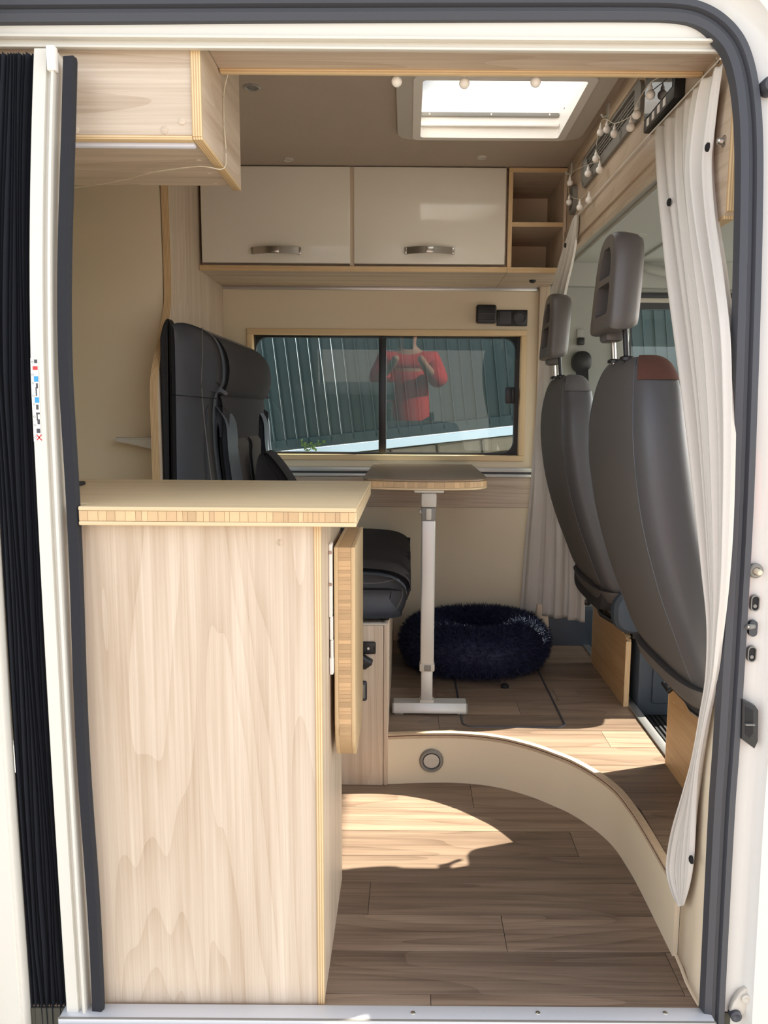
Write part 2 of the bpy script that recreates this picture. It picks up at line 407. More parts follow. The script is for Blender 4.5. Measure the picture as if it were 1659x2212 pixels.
# ---- ceiling with the hole of the roof window
SKX0, SKX1, SKY0, SKY1 = .028, .443, .735, 1.14
ce = obj('ceiling', bx(-1.45, .60, -.02, 1.86, ZC, ZC+.06), CEIL, smooth=False); struct(ce)
boolean(ce, [bx(SKX0-.01, SKX1+.01, SKY0-.01, SKY1+.01, ZC-.1, ZC+.2)])
p = atZ(820, 165, ZC)
obj('ceiling_seam', bx(-.042, -.039, .1, 1.0, ZC-.0008, ZC), CEIL, ce)
# ---- far wall with the window hole
WX0, WX1, WZ0, WZ1 = -.633, .463, .893, 1.404
wf = struct(obj('wall_far', bx(-.745, .505, YW, YW+.03, 0, ZC), CREAM, smooth=False))
boolean(wf, [bx(WX0+.01, WX1-.01, YW-.1, YW+.2, WZ0+.01, WZ1-.01)])
obj('wood_band', bx(-.725, .505, YW-.008, YW, .707, .826), LAM_X, wf)
obj('lower_panel', bx(-.725, .503, YW-.003, YW, RZ, .705), CREAM, wf)
obj('upper_rail', bx(-.725, .505, YW-.012, YW, 1.553, 1.570, .002), ALU, wf)
obj('table_rail', bx(-.725, .503, YW-.022, YW, .849, .866, .003), ALUP, wf)
obj('table_rail', bx(-.725, .503, YW-.022, YW, .828, .841, .003), ALUP, wf)
obj('rail_groove', bx(-.725, .502, YW-.012, YW, .841, .849), RUBBER, wf)
obj('end_post', bx(.505, .545, YW-.03, YW+.03, 0, 1.572, .002), LAM_Z, wf)
# ---- bathroom wall, partition side, left closing walls
bw = struct(obj('wall_bathroom', bx(-1.45, -.745, 1.14, 1.17, 0, ZC), CREAM, smooth=False))
struct(obj('wall_left', bx(-1.45, -1.42, 0, 1.14, -.05, ZC), CREAM, smooth=False))
pz = [(1.13, 1.93), (1.135, 1.70), (1.135, 1.47), (1.115, 1.38), (1.06, 1.30), (1.01, 1.235), (.975, 1.17), (.967, 1.10), (.965, .95), (.963, .87), (.963, 0)]
prof = [(p.y, p.z) for p in spline([(0, y, z) for y, z in pz], 5)]
pr = struct(obj('wall_partition', prism(NB(), [(YW, 0), (YW, ZC)]+[(y, min(z, ZC)) for y, z in prof], 'x', -.745, -.725), LAM_Z))
obj('plywood_edge', sweep(NB(), [(-.735, y-.002, min(z, ZC)) for y, z in prof], [(-.0105, -.0025), (.0105, -.0025), (.0105, .0025), (-.0105, .0025)], fixed=Vector((0, 1, .001))), PLY_X, pr)
# bathroom door handle
hp = [atY(338, 955, 1.08), atY(300, 951, 1.07), atY(255, 948, 1.07)]
bm = NB(); R = []
hb = struct(obj('door_1', bx(-1.25, -.75, 1.132, 1.14, .05, 1.86, .003), CREAM))
sections = [(340, 941, 972), (322, 943, 969), (300, 944, 963), (275, 944, 958), (256, 943, 955), (250, 945, 953)]
for px, a, b in sections:
    T, B = atY(px, a, 1.09), atY(px, b, 1.09)
    R.append([bm.verts.new(T), bm.verts.new(T+Vector((0, -.018, -.004))), bm.verts.new(B+Vector((0, -.018, .002))), bm.verts.new(B)])
for P, Q in zip(R, R[1:]):
    for j in range(4): bm.faces.new((P[j], P[(j+1) % 4], Q[(j+1) % 4], Q[j]))
bm.faces.new(R[0][::-1]); bm.faces.new(R[-1])
bmesh.ops.bevel(bm, geom=[e for e in bm.edges], offset=.003, segments=2, affect='EDGES')
obj('door_handle', bm, ALUP, hb)
q = atY(330, 955, 1.1); obj('handle_stem', bx(q.x-.02, q.x+.012, 1.088, 1.133, q.z-.012, q.z+.012, .004), STEEL, hb)

# ---- roof window
sk = sroot('window_2', (.235, .94, ZC))
obj('frame', ring_prism(NB(), rrect(-.036, .511, .665, 1.168, .05), rrect(SKX0-.004, SKX1+.004, SKY0-.004, SKY1+.004, .012), 'z', ZC-.014, ZC), LGREY, sk)
obj('frame_step', ring_prism(NB(), rrect(SKX0-.02, SKX1+.02, SKY0-.02, SKY1+.02, .02), rrect(SKX0+.003, SKX1-.003, SKY0+.003, SKY1-.003, .01), 'z', ZC-.018, ZC-.0139), WPLAS, sk)
obj('reveal', ring_prism(NB(), rrect(SKX0-.009, SKX1+.009, SKY0-.009, SKY1+.009, .012), rrect(SKX0, SKX1, SKY0, SKY1, .01), 'z', ZC-.0135, ZC+.09), WPLAS, sk)
obj('blind_rail', bx(SKX0+.002, SKX1-.002, SKY1-.014, SKY1-.002, ZC+.012, ZC+.022, .002), WPLAS, sk)
obj('blind_rail', bx(SKX0+.002, SKX1-.002, SKY1-.01, SKY1-.002, ZC+.04, ZC+.052, .002), GREYP, sk)
for x in (SKX0+.03, .24, SKX1-.03):
    obj('screw', lathe(NB(), [(.004, 0), (.003, -.002), (0, -.0025)], (x, SKY1-.0095, ZC+.046), 'y', 10), STEEL, sk)
for y in (.86, 1.06):
    obj('screw', lathe(NB(), [(.004, 0), (.003, -.002), (0, -.0025)], (SKX1, y, ZC+.04), 'x', 10), STEEL, sk)
bm = NB(); n = 14
G = [[bm.verts.new((SKX0-.02+(SKX1-SKX0+.04)*i/n, SKY0-.02+(SKY1-SKY0+.04)*j/n, ZC+.092+.05*(1-abs(2*i/n-1)**4)*(1-abs(2*j/n-1)**4))) for j in range(n+1)] for i in range(n+1)]
for i in range(n):
    for j in range(n): bm.faces.new((G[i][j], G[i+1][j], G[i+1][j+1], G[i][j+1]))
obj('dome', bm, ACRYL, sk)
obj('roof_rim', ring_prism(NB(), rrect(SKX0-.03, SKX1+.03, SKY0-.03, SKY1+.03, .03), rrect(SKX0-.012, SKX1+.012, SKY0-.012, SKY1+.012, .02), 'z', ZC+.06, ZC+.098), WPLAS, sk)
obj('stay_arm', sweep(NB(), [(.09, .93, ZC+.105), (.14, .955, ZC+.108), (.30, .90, ZC+.115), (.34, .905, ZC+.115)], circ(.006, 8, .003)), LGREY, sk)
obj('latch', bx(.06, .075, .86, .905, ZC+.085, ZC+.1, .003), GREYP, sk)
obj('latch_ring', tube(NB(), [(.105+.022*math.cos(a), .945+.016*math.sin(a), ZC+.103) for a in [2*PI*i/20 for i in range(20)]], .003, 6, closed=True), LGREY, sk)
obj('latch_ring', tube(NB(), [(.155+.018*math.cos(a), .945+.014*math.sin(a), ZC+.106) for a in [2*PI*i/20 for i in range(20)]], .003, 6, closed=True), LGREY, sk)

# ---- far window: plywood surround, gasket, two panes
w1 = sroot('window_1', (-.085, YW, WZ0))
f = .021
obj('frame_board', bx(WX0, WX1, YW-.012, YW+.045, WZ1-f, WZ1, .002), PLY_Y, w1)
obj('frame_board', bx(WX0, WX1, YW-.012, YW+.045, WZ0, WZ0+f, .002), PLY_Y, w1)
obj('frame_board', bx(WX0, WX0+f, YW-.012, YW+.045, WZ0+f, WZ1-f, .002), PLY_Y, w1)
obj('frame_board', bx(WX1-f, WX1, YW-.012, YW+.045, WZ0+f, WZ1-f, .002), PLY_Y, w1)
gx0, gx1, gz0, gz1 = WX0+f, WX1-f, WZ0+f, WZ1-f
obj('gasket', ring_prism(NB(), rrect(gx0-.004, gx1+.004, gz0-.004, gz1+.004, .004), rrect(gx0+.006, gx1-.016, gz0+.008, gz1-.008, .045), 'y', YW+.03, YW+.06), BLACK, w1)
obj('mullion', bx(-.118, -.088, YW+.026, YW+.06, gz0, gz1, .003), BLACK, w1)
def pane(x0, x1, dy, tilt):
    bm = NB(); zc = 1.15
    P = [(x0, gz0+.003), (x1, gz0+.003), (x1, gz1-.003), (x0, gz1-.003)]
    bm.faces.new([bm.verts.new((x, dy+(z-zc)*-tilt, z)) for x, z in P]); return bm
TILT = math.tan(math.radians(5.2))
obj('pane', pane(gx0+.002, -.103, YW+.046, TILT), GLASS, w1, smooth=False)
obj('pane', pane(-.103, gx1-.012, YW+.043, TILT), GLASS, w1, smooth=False)
lt = obj('latch', bx(gx1-.055, gx1-.018, YW+.012, YW+.036, 1.12, 1.185, .006), BLACK, w1)
obj('latch_grip', bx(gx1-.032, gx1-.024, YW+.004, YW+.014, 1.125, 1.18, .003), BLACK, lt)

# ---- cab shell
cab = sroot('wall_cab', (1.2, YW, 0))
wc = obj('side_lining', bx(.545, 2.1, YW, YW+.03, 0, 1.70), CABD, cab, smooth=False)
boolean(wc, [prism(NB(), rrect(.86, 1.95, .92, 1.50, .06), 'y', YW-.1, YW+.1)])
obj('window_gasket', ring_prism(NB(), rrect(.845, 1.965, .905, 1.515, .06), rrect(.872, 1.94, .93, 1.488, .05), 'y', YW-.01, YW+.02), RUBBER, cab)
obj('window_trim', bx(.86, 1.95, YW-.012, YW-.004, 1.512, 1.53, .002), LGREY, cab)
obj('top_gasket', bx(.85, 1.95, YW-.014, YW-.004, 1.53, 1.55, .003), RUBBER, cab)
obj('pane', bx(.86, 1.95, YW+.012, YW+.014, .92, 1.50), CABG, cab, smooth=False)
obj('door_pillar', bx(.80, .86, YW-.025, YW, .3, 1.5, .01), CABD, cab)
obj('base_box', bx(.548, .80, YW-.06, YW, .10, .30, .01), BLUEP, cab)
ccl = struct(obj('ceiling_cab', prism(NB(), [(.558, 1.66), (.62, 1.655), (1.3, 1.66), (2.1, 1.60), (2.1, 1.64), (1.3, 1.70), (.558, 1.70)], 'y', .15, YW+.03), CABL))
obj('roof_side', bx(.82, 2.1, 0, .15, 1.66, 1.70), CABL, ccl, smooth=False)
obj('headliner_edge', sweep(NB(), [(.62, .06, 1.652), (.62, 1.79, 1.652)], circ(.006, 8)), CABD, ccl)
obj('headliner_edge', sweep(NB(), [(.86, .06, 1.654), (.86, 1.79, 1.654)], circ(.005, 8)), CABD, ccl)
for y in (.75, 1.0, 1.3, 1.6):
    obj('headliner_button', lathe(NB(), [(.03, .0), (.028, -.004), (0, -.006)], (.74, y, 1.659), 'z', 16), CABD, ccl)
obj('cant_rail', sweep(NB(), [(.56, YW-.02, 1.62), (2.1, YW-.02, 1.60)], [(-.05, -.05), (.02, -.05), (.02, .05), (-.02, .05)]), CABL, cab)
cfl = struct(obj('floor_cab', bx(.745, 2.1, 0, YW, 0, .115), CARPET, smooth=False))
for x in (.775, .79, .805, .82):
    obj('mat_rib', bx(x, x+.007, .2, 1.7, .115, .119), BLK2, cfl)
obj('edge_strip', bx(.715, .742, .3, 1.75, RZ, RZ+.005, .0015), ALU, cfl)
struct(obj('wall_cab_front', bx(2.1, 2.13, -.02, YW+.03, 0, .80), CABD, smooth=False))
# near side cab door, outside right of the frame
nd = obj('wall_cab_near', bx(.80, 2.1, -.03, 0, 0, 1.70), WHITE, smooth=False); struct(nd)
boolean(nd, [prism(NB(), rrect(1.0, 1.9, .92, 1.5, .06), 'y', -.2, .2)])

# ---- outer body around the opening, seal, rails
seal_px = [(-60, 27), (300, 25), (700, 23), (1100, 22), (1350, 22), (1450, 24), (1505, 34), (1550, 60), (1584, 100), (1604, 155), (1615, 225), (1620, 310), (1620, 430), (1616, 620), (1609, 850), (1600, 1100), (1587, 1350), (1572, 1600), (1561, 1760), (1545, 2080), (1538, 2230)]
def body_pt(px, py, dy=0):
    p = atY(px, py, 0)
    for _ in range(6): p = atY(px, py, yb(max(-.05, min(1.75, p.z)))+dy)
    return p
sp = spline([body_pt(*q) for q in seal_px], 8)
seal = obj('rubber_seal', sweep(NB(), sp, [(-0.0243, -0.006), (-0.0162, 0.012), (-0.0054, 0.013), (-0.0014, 0.006), (0.0041, 0.006), (0.0081, 0.014), (0.0203, 0.012), (0.0243, -0.004), (0.0189, -0.012), (-0.0189, -0.012)], fixed=Vector((0, -1, .0))), RUBBER)
rebase(seal, (.54, .0, 0)); tag(seal, 'dark grey rubber seal curving around the door opening', 'door seal')
# white body: jamb face outside the seal
body = sroot('wall_body', (.7, 0, 0))
bm = NB(); rows_ = []
for p in sp:
    i = sp.index(p); t = (sp[min(i+1, len(sp)-1)]-sp[max(i-1, 0)]); t.normalize()
    nrm = Vector((-t.z, 0, t.x)); nrm = -nrm if nrm.dot(Vector((1, 0, 1))) < 0 else nrm
    ring = []
    for d, dy in ((.008, .012), (.02, .004), (.04, .002), (.052, -.004), (.062, -.022), (.10, -.03), (.16, -.032)):
        ring.append(bm.verts.new(p+nrm*d+Vector((0, dy, 0))))
    rows_.append(ring)
for A, B in zip(rows_, rows_[1:]):
    for j in range(len(A)-1): bm.faces.new((A[j], A[j+1], B[j+1], B[j]))
obj('door_jamb', bm, WHITE, body)
obj('outer_skin', bx(.70, .80, -.03, 0, -.2, 1.9), WHITE, body)
obj('roof_edge', bx(-1.45, .56, .09, .12, 1.74, 2.0), WHITE, body)
obj('side_skin', bx(-1.45, -.745, -.04, 0, -.2, 1.9), WHITE, body)
# inner pillar trim next to the seal
pil = struct(obj('trim_3', NB(), PILL)); bm = NB(); R = []
edge = [(0.0, .142), (.1, .142), (.2, .14), (.28, .135), (.38, .125), (.48, .11), (.56, .095), (.62, .075), (.70, .05), (.80, .035), (1.0, .03), (1.2, .032), (1.40, .05)]
for z, y1 in spline([(z, y, 0) for z, y in edge], 4) and [(p.x, p.y) for p in spline([(z, y, 0) for z, y in edge], 4)]:
    y0 = yb(z)+.002
    R.append([bm.verts.new(Vector(c)) for c in ((.552, y1, z), (.5515, y1-.3*(y1-y0), z), (.546, y1-.6*(y1-y0), z), (.548, y0, z), (.56, y0, z), (.562, y1, z))])
for P, Q in zip(R, R[1:]):
    for j in range(6): bm.faces.new((P[j], P[(j+1) % 6], Q[(j+1) % 6], Q[j]))
bm.faces.new(R[0][::-1]); bm.faces.new(R[-1])
bmesh.ops.recalc_face_normals(bm, faces=bm.faces); bm.to_mesh(pil.data); bm.free()
if not pil.data.materials: pil.data.materials.append(PILL)
for p in pil.data.polygons: p.use_smooth = True
obj('floor_sealant', sweep(NB(), [(.550, .15, .002), (.548, .11, .002), (.5445, .07, .002), (.545, .04, .002), (.547, .01, .002)], circ(.004, 8, .003)), PILL, pil)
# top rails of the insect screen
RY = .078
zt = atY(700, 83, RY).z; zl = atY(700, 104, RY+.006).z
tr = struct(obj('trim_4', bx(-.85, .53, RY+.004, RY+.024, zt, atY(700, 20, RY).z, .003), RAILW))
obj('rail_lip', bx(-.85, .53, RY-.002, RY+.012, zt-.001, zt+.004, .0015), RAILW, tr)
obj('lower_rail', bx(-.80, .538, RY+.010, RY+.020, zl, zt+.002, .002), RAILW, tr)
obj('lower_lip', bx(-.80, .538, RY+.006, RY+.014, zl-.001, zl+.003, .001), RAILW, tr)
# ---- soffit board behind the rail
sof = struct(obj('trim_5', bx(-.352, XP, .10, .226, 1.711, 1.727), LAM_X, smooth=False))
obj('plywood_lip', bx(-.352, XP, .225, .240, 1.704, 1.727, .004, 3), PLY_Z, sof)
obj('board_back', bx(-.352, XP, .222, .238, 1.727, ZC), LAM_X, sof)
obj('board_front', bx(-1.4, XP+.02, .104, .12, 1.728, ZC), LAM_X, sof)

# ---- bulkhead panel over the cab
bp_ = sroot('wall_bulkhead', (XP, .8, 1.6))
near = [(.13, 1.925), (.13, 1.70), (.088, 1.69), (.088, 1.432), (.095, 1.425)]
outl = near+[(.15, 1.425), (.175, 1.428), (.19, 1.438), (.198, 1.455), (.20, 1.47), (.20, 1.56), (.21, 1.59), (.235, 1.607), (.27, 1.612), (1.80, 1.628), (1.80, 1.925)]
bo = obj('panel', prism(NB(), outl, 'x', XP, XP+.018), LAM_Y, bp_)
VY0, VY1, VZ0, VZ1 = .60, 1.205, 1.768, 1.856
boolean(bo, [bx(XP-.05, XP+.1, VY0+.012, VY1-.012, VZ0+.012, VZ1-.012)])
obj('plywood_edge', bx(XP-.001, XP+.019, .082, .089, 1.43, 1.69, .002), PLY_X, bp_)
edge = [(p[0], p[1]) for p in outl[4:14]]
obj('plywood_edge', sweep(NB(), [(XP+.009, y, z-.002) for y, z in edge], [(-.0098, -.003), (.0098, -.003), (.0098, .003), (-.0098, .003)]), PLY_X, bp_)
obj('curtain_batten', bx(XP-.007, XP, .21, 1.47, 1.640, 1.70, .0015), LAM_Y, bp_)
obj('ceiling_batten', bx(XP-.004, XP, .19, 1.47, 1.87, ZC, .0015), LAM_Y, bp_)
# press-stud on the near end
c = atX(1565, 305, XP)
obj('press_stud', lathe(NB(), [(.0095, 0), (.0095, -.002), (.006, -.004), (.005, -.009), (.0065, -.010), (.004, -.0125), (0, -.012)], (XP, c.y, c.z), 'x', 18), STEEL, bp_)

# ================================================================== FURNITURE
# ---- kitchen cabinet
k = thing('kitchen_cabinet', (-.45, .2, 0), 'light wood kitchen cabinet with plywood edge beside the door', 'cabinet')
obj('front_panel', bx(-.566, -.1595, .012, .028, .0, .898), LAM_Z, k, smooth=False)
e = obj('end_panel', bx(-.1585, -.1475, .014, .40, .0, .898), LAM_Z, k, smooth=False)
obj('plywood_edge', bx(-.1592, -.1465, .009, .0145, .0, .898, .001), PLY_X, k)
obj('back_panel', bx(-.566, -.16, .385, .40, 0, .898), LAM_Z, k, smooth=False)
c = atY(605, 1172, .012); cap_disc('screw_cap', k, (c.x, .0122, c.z), 'y', .0058, LAM_Z)
c = atX(735, 1162, -.147); obj('corner_block', bx(-.1475, -.14, .34, .37, .87, .897, .002), ALU, k)
# worktop
t = thing('worktop', (-.45, .2, .898), 'thick bamboo worktop with striped edge on the kitchen cabinet', 'worktop')
wx1 = -.084; wy0 = -.022; wy1 = .47
WL = [(wx1, wy0), (wx1, wy1), (-.95, wy1), (-.95, .03), (-.543, .03), (-.543, wy0)]
obj('top_layer', prism(NB(), WL, 'z', .9225, .930, .002), BAM_X, t)
obj('bottom_layer', prism(NB(), WL, 'z', .898, .9055, .002), BAM_X, t)
obj('core', prism(NB(), [(wx1, wy0+.0015)]+WL[1:5]+[(-.543, wy0+.0015)], 'z', .9055, .9225), BAM_X, t, smooth=False)
obj('joint_line', bx(-.95, wx1-.001, .40, .4012, .9296, .9302), BAM_OLD, t, smooth=False)
def lamellae(root, n, place, dims):
    """place(i,size) -> centre; sizes vary"""
    cache = {}
    for i in range(n):
        s, loc = place(i)
        key = round(s, 4)
        if key not in cache:
            bm = NB(); d = dims(s); box(bm, -d[0]/2, d[0]/2, -d[1]/2, d[1]/2, -d[2]/2, d[2]/2)
            me = bpy.data.meshes.new('lamella'); bm.to_mesh(me); bm.free(); me.materials.append(LAMEL); cache[key] = me
        obj('lamella', cache[key], None, root, loc)
random.seed(11)
xs = [-.542]
while xs[-1] < wx1-.012: xs.append(xs[-1]+random.choice([.008, .010, .012, .014, .017]))
xs[-1] = wx1-.003
lamellae(t, len(xs)-1, lambda i: (xs[i+1]-xs[i]-.0006, ((xs[i]+xs[i+1])/2, wy0+.004, .914)), lambda s: (s, .008, .0165))
# hob on the worktop
c = atZ(186, 1041, .936)
hb_ = obj('cooktop', bx(-.94, c.x, c.y-.25, c.y, .930, .938, .003), BLK2); rebase(hb_, (-.8, c.y, .93))
tag(hb_, 'black glass cooktop at the curtain end of the worktop', 'cooktop')
# folding flap
fl = thing('folding_flap', (-.12, .28, .42), 'folded down bamboo table flap on the cabinet side', 'table flap')
FX0, FX1 = -.1385, -.0985
fp = [(.150, .833), (.150, .52), (.153, .475), (.162, .44), (.18, .415), (.205, .403), (.34, .403), (.375, .415), (.397, .445), (.407, .49), (.41, .54), (.41, .833)]
fo = [(p.y, p.z) for p in spline([(0, y, z) for y, z in fp], 3)]
fo = [(.15, .833)]+[q for q in fo if q[1] < .833]+[(.41, .833)]
obj('outer_layer', prism(NB(), fo, 'x', FX1-.008, FX1, .0015), BAM_Z, fl)
obj('inner_layer', prism(NB(), fo, 'x', FX0, FX0+.008, .0015), BAM_Z, fl)
inn = [(y+(.0012 if y < .2 else (-.0012 if y > .38 else 0)), z) for y, z in fo]
obj('core', prism(NB(), inn, 'x', FX0+.008, FX1-.008), LAMEL, fl)
fz = [.832]; random.seed(5)
while fz[-1] > .462: fz.append(fz[-1]-random.choice([.006, .0075, .009, .011]))
lamellae(fl, len(fz)-1, lambda i: (fz[i]-fz[i+1]-.0005, (-.1185, .1535+max(0, .52-fz[i])**2*1.2, (fz[i]+fz[i+1])/2)), lambda s: (.0235, .006, s))
# hinge bracket
hg = thing('flap_bracket', (-.143, .2, .6), 'white folding hinge bracket between flap and cabinet side', 'bracket')
obj('arm', bx(-.1475, -.141, .135, .165, .70, .842, .003), WPLAS, hg)
obj('lower_arm', bx(-.1465, -.1405, .14, .16, .655, .70, .002), WPLAS, hg)
obj('link', bx(-.1455, -.140, .14, .155, .60, .655, .002), WPLAS, hg)
obj('end_clip', bx(-.147, -.139, .135, .15, .588, .622, .003), WPLAS, hg)
for z in (.826, .765): obj('screw', lathe(NB(), [(.0035, 0), (.003, -.002), (0, -.002)], (-.1437, .135, z), 'y', 10), STEEL, hg)

# ---- overhead cabinet above the worktop
oc = thing('overhead_cabinet', (-.46, .25, 1.548), 'light wood overhead cabinet above the worktop with plywood edge', 'cabinet')
OX = -.353; OL = -.95; OY = .10; OZ = 1.5486
obj('front_panel', bx(OL, OX-.0165, OY, OY+.016, OZ+.003, 1.727), LAM_X, oc, smooth=False)
obj('end_panel', prism(NB(), [(OY, OZ), (.405, OZ), (.405, ZC), (OY, ZC)], 'x', OX-.016, OX), LAM_Y, oc, smooth=False)
obj('plywood_edge', bx(OX-.0165, OX+.0003, OY-.004, OY+.001, OZ, 1.727, .001), PLY_X, oc)
obj('plywood_edge', bx(OX-.0165, OX+.0003, OY-.002, .405, OZ-.0045, OZ+.0005, .001), PLY_X, oc)
obj('bottom_panel', bx(OL, OX-.0165, OY+.028, .40, OZ+.004, OZ+.018), LAM_X, oc, smooth=False)
obj('front_edge', bx(OL, OX-.0168, OY-.002, OY+.017, OZ-.0045, OZ+.0025, .001), PLY_Z, oc)
led = obj('led_strip', bx(OL, OX-.019, OY+.020, OY+.034, OZ-.009, OZ+.004, .003), mat('led_diffuser', (226, 230, 244), .4), oc)
for px, py in ((163, 281), (355, 281), (393, 262)):
    c = atY(px, py, OY); cap_disc('screw_cap', oc, (c.x, OY+.0001, c.z), 'y', .0062, LAM_X)
for px, py in ((430, 347), (452, 375), (468, 400)):
    c = atZ(px, py, OZ+.004); obj('screw_cap', lathe(NB(), [(.005, 0), (.0045, -.0012), (0, -.0012)], (min(c.x, OX-.024), min(c.y, .39), OZ+.004), 'z', 14), LAM_X, oc)

# ---- upper cabinet on the far wall
uc = thing('wall_cabinet', (-.2, 1.64, 1.566), 'cream gloss two door wall cabinet above the window', 'cabinet')
UY = 1.48
obj('bottom_panel', bx(-.724, .338, UY-.018, YW, 1.566, 1.582), LAM_X, uc, smooth=False)
obj('plywood_edge', bx(-.724, .338, UY-.021, UY-.0178, 1.565, 1.583, .001), PLY_Z, uc)
obj('body', bx(-.724, .338, UY+.02, YW, 1.582, ZC-.003), LAM_X, uc, smooth=False)
obj('divider', bx(-.205, -.190, UY-.010, UY+.02, 1.582, ZC-.003), LAM_Z, uc, smooth=False)
def udoor(x0, x1, px):
    d = obj('door', bx(x0, x1, UY-.018, UY+.002, 1.592, ZC-.004, .004, 3), DOORC, uc)
    c = (atY(px-53, 541, UY-.03).x+atY(px+53, 541, UY-.03).x)/2; z = atY(px, 541, UY-.03).z
    path = [(c-.083+.166*i/16, UY-.018-.006-.022*math.sin(PI*i/16), z) for i in range(17)]
    h = obj('handle', sweep(NB(), path, [(-.002, -.0115), (.002, -.0115), (.002, .0115), (-.002, .0115)]), STEEL, d)
    obj('latch_button', bx(c-.014, c+.014, UY-.050, UY-.036, z-.0105, z+.0105, .003), STEEL, d)
    for s in (-1, 1): obj('handle_foot', bx(c+s*.08-.006, c+s*.08+.006, UY-.028, UY-.018, z-.0115, z+.0115, .002), STEEL, d)
udoor(-.715, -.2035, 596); udoor(-.1915, .330, 928)
# open shelf unit
su = thing('open_shelf', (.44, 1.64, 1.566), 'small open wooden shelf unit with two cubbies beside the cab panel', 'shelf')
SX0, SX1 = .339, .538
obj('side_panel', bx(SX0, SX0+.014, UY-.012, YW, 1.582, ZC-.003), PLY_X, su, smooth=False)
obj('side_panel', bx(SX1-.010, SX1, UY-.012, YW, 1.582, ZC-.003), LAM_Z, su, smooth=False)
obj('top_panel', bx(SX0+.014, SX1-.01, UY-.012, YW, ZC-.018, ZC-.003), LAM_X, su, smooth=False)
obj('plywood_edge', bx(SX0, SX1, UY-.016, UY-.012, ZC-.018, ZC-.003, .001), PLY_Z, su)
zz = atY(1160, 484, UY-.01).z
obj('shelf_board', bx(SX0+.014, SX1-.01, UY-.005, YW, zz-.008, zz+.006), LAM_X, su, smooth=False)
obj('plywood_edge', bx(SX0+.014, SX1-.01, UY-.009, UY-.005, zz-.0085, zz+.0065, .001), PLY_Z, su)
obj('bottom_panel', bx(SX0, SX1, UY-.014, YW, 1.566, 1.582), LAM_X, su, smooth=False)
obj('plywood_edge', bx(SX0, SX1, UY-.018, UY-.014, 1.565, 1.583, .001), PLY_Z, su)
obj('back_panel', bx(SX0+.014, SX1-.01, YW-.006, YW, 1.582, ZC-.018), CREAM, su, smooth=False)

# ---- switch and sockets on the far wall
c0, c1 = atY(1028, 660, YW), atY(1070, 700, YW)
s = thing('wall_light', (c0.x, YW, c1.z), 'square black swivel reading light on the far wall', 'wall light')
obj('body', bx(c0.x, c1.x, YW-.035, YW, c1.z, c0.z, .008, 3), BLACK, s)
obj('rib', bx(c0.x+.006, c1.x-.006, YW-.0375, YW-.034, (c0.z+c1.z)/2-.002, (c0.z+c1.z)/2+.002, .001), RUBBER, s)
obj('base', bx(c0.x+.005, c1.x-.005, YW-.038, YW-.03, c1.z+.004, c1.z+.012, .002), RUBBER, s)
c0, c1 = atY(1073, 670, YW), atY(1138, 705, YW)
s = thing('socket_panel', (c0.x, YW, c1.z), 'black double socket plate with round outlet above the window', 'socket')
obj('plate', bx(c0.x, c1.x, YW-.012, YW, c1.z, c0.z, .003), BLACK, s)
cxm = (c0.x+c1.x)/2; czm = (c0.z+c1.z)/2
obj('switch', bx(c0.x+.008, cxm-.004, YW-.018, YW-.01, c1.z+.006, c0.z-.006, .003), RUBBER, s)
obj('outlet', lathe(NB(), [(.025, 0), (.025, -.008), (.021, -.009), (.019, -.004), (0, -.004)], (cxm+.03, YW-.01, czm), 'y', 24), RUBBER, s)
# black stud under the shelf
o_ = obj('door_stop', lathe(NB(), [(.012, 0), (.012, -.006), (.006, -.010), (0, -.010)], (.452, 1.62, 1.566), 'z', 14), BLACK)
rebase(o_, (.452, 1.62, 1.566)); tag(o_, 'small black stud under the open shelf', 'stud')

# ---- ceiling downlights
for (px, py), lab in (((545, 187), 'round chrome downlight on the ceiling near the overhead cabinet'), ((623, 344), 'small round downlight on the ceiling above left cabinet door'), ((1040, 339), 'small round downlight between roof window and wall cabinet')):
    c = atZ(px, py, ZC)
    d = thing('downlight', (c.x, c.y, ZC), lab, 'downlight', 'ceiling downlights')
    big = py == 187
    r = .021 if big else .017
    obj('ring', lathe(NB(), [(r, 0), (r, -.003), (r*.85, -.005), (r*.7, -.003), (r*.7, 0)], c, 'z', 24), ALU if big else LGREY, d)
    obj('lens', lathe(NB(), [(r*.7, 0), (r*.68, -.002), (0, -.002)], c, 'z', 20), GREYP if big else LGREY, d)

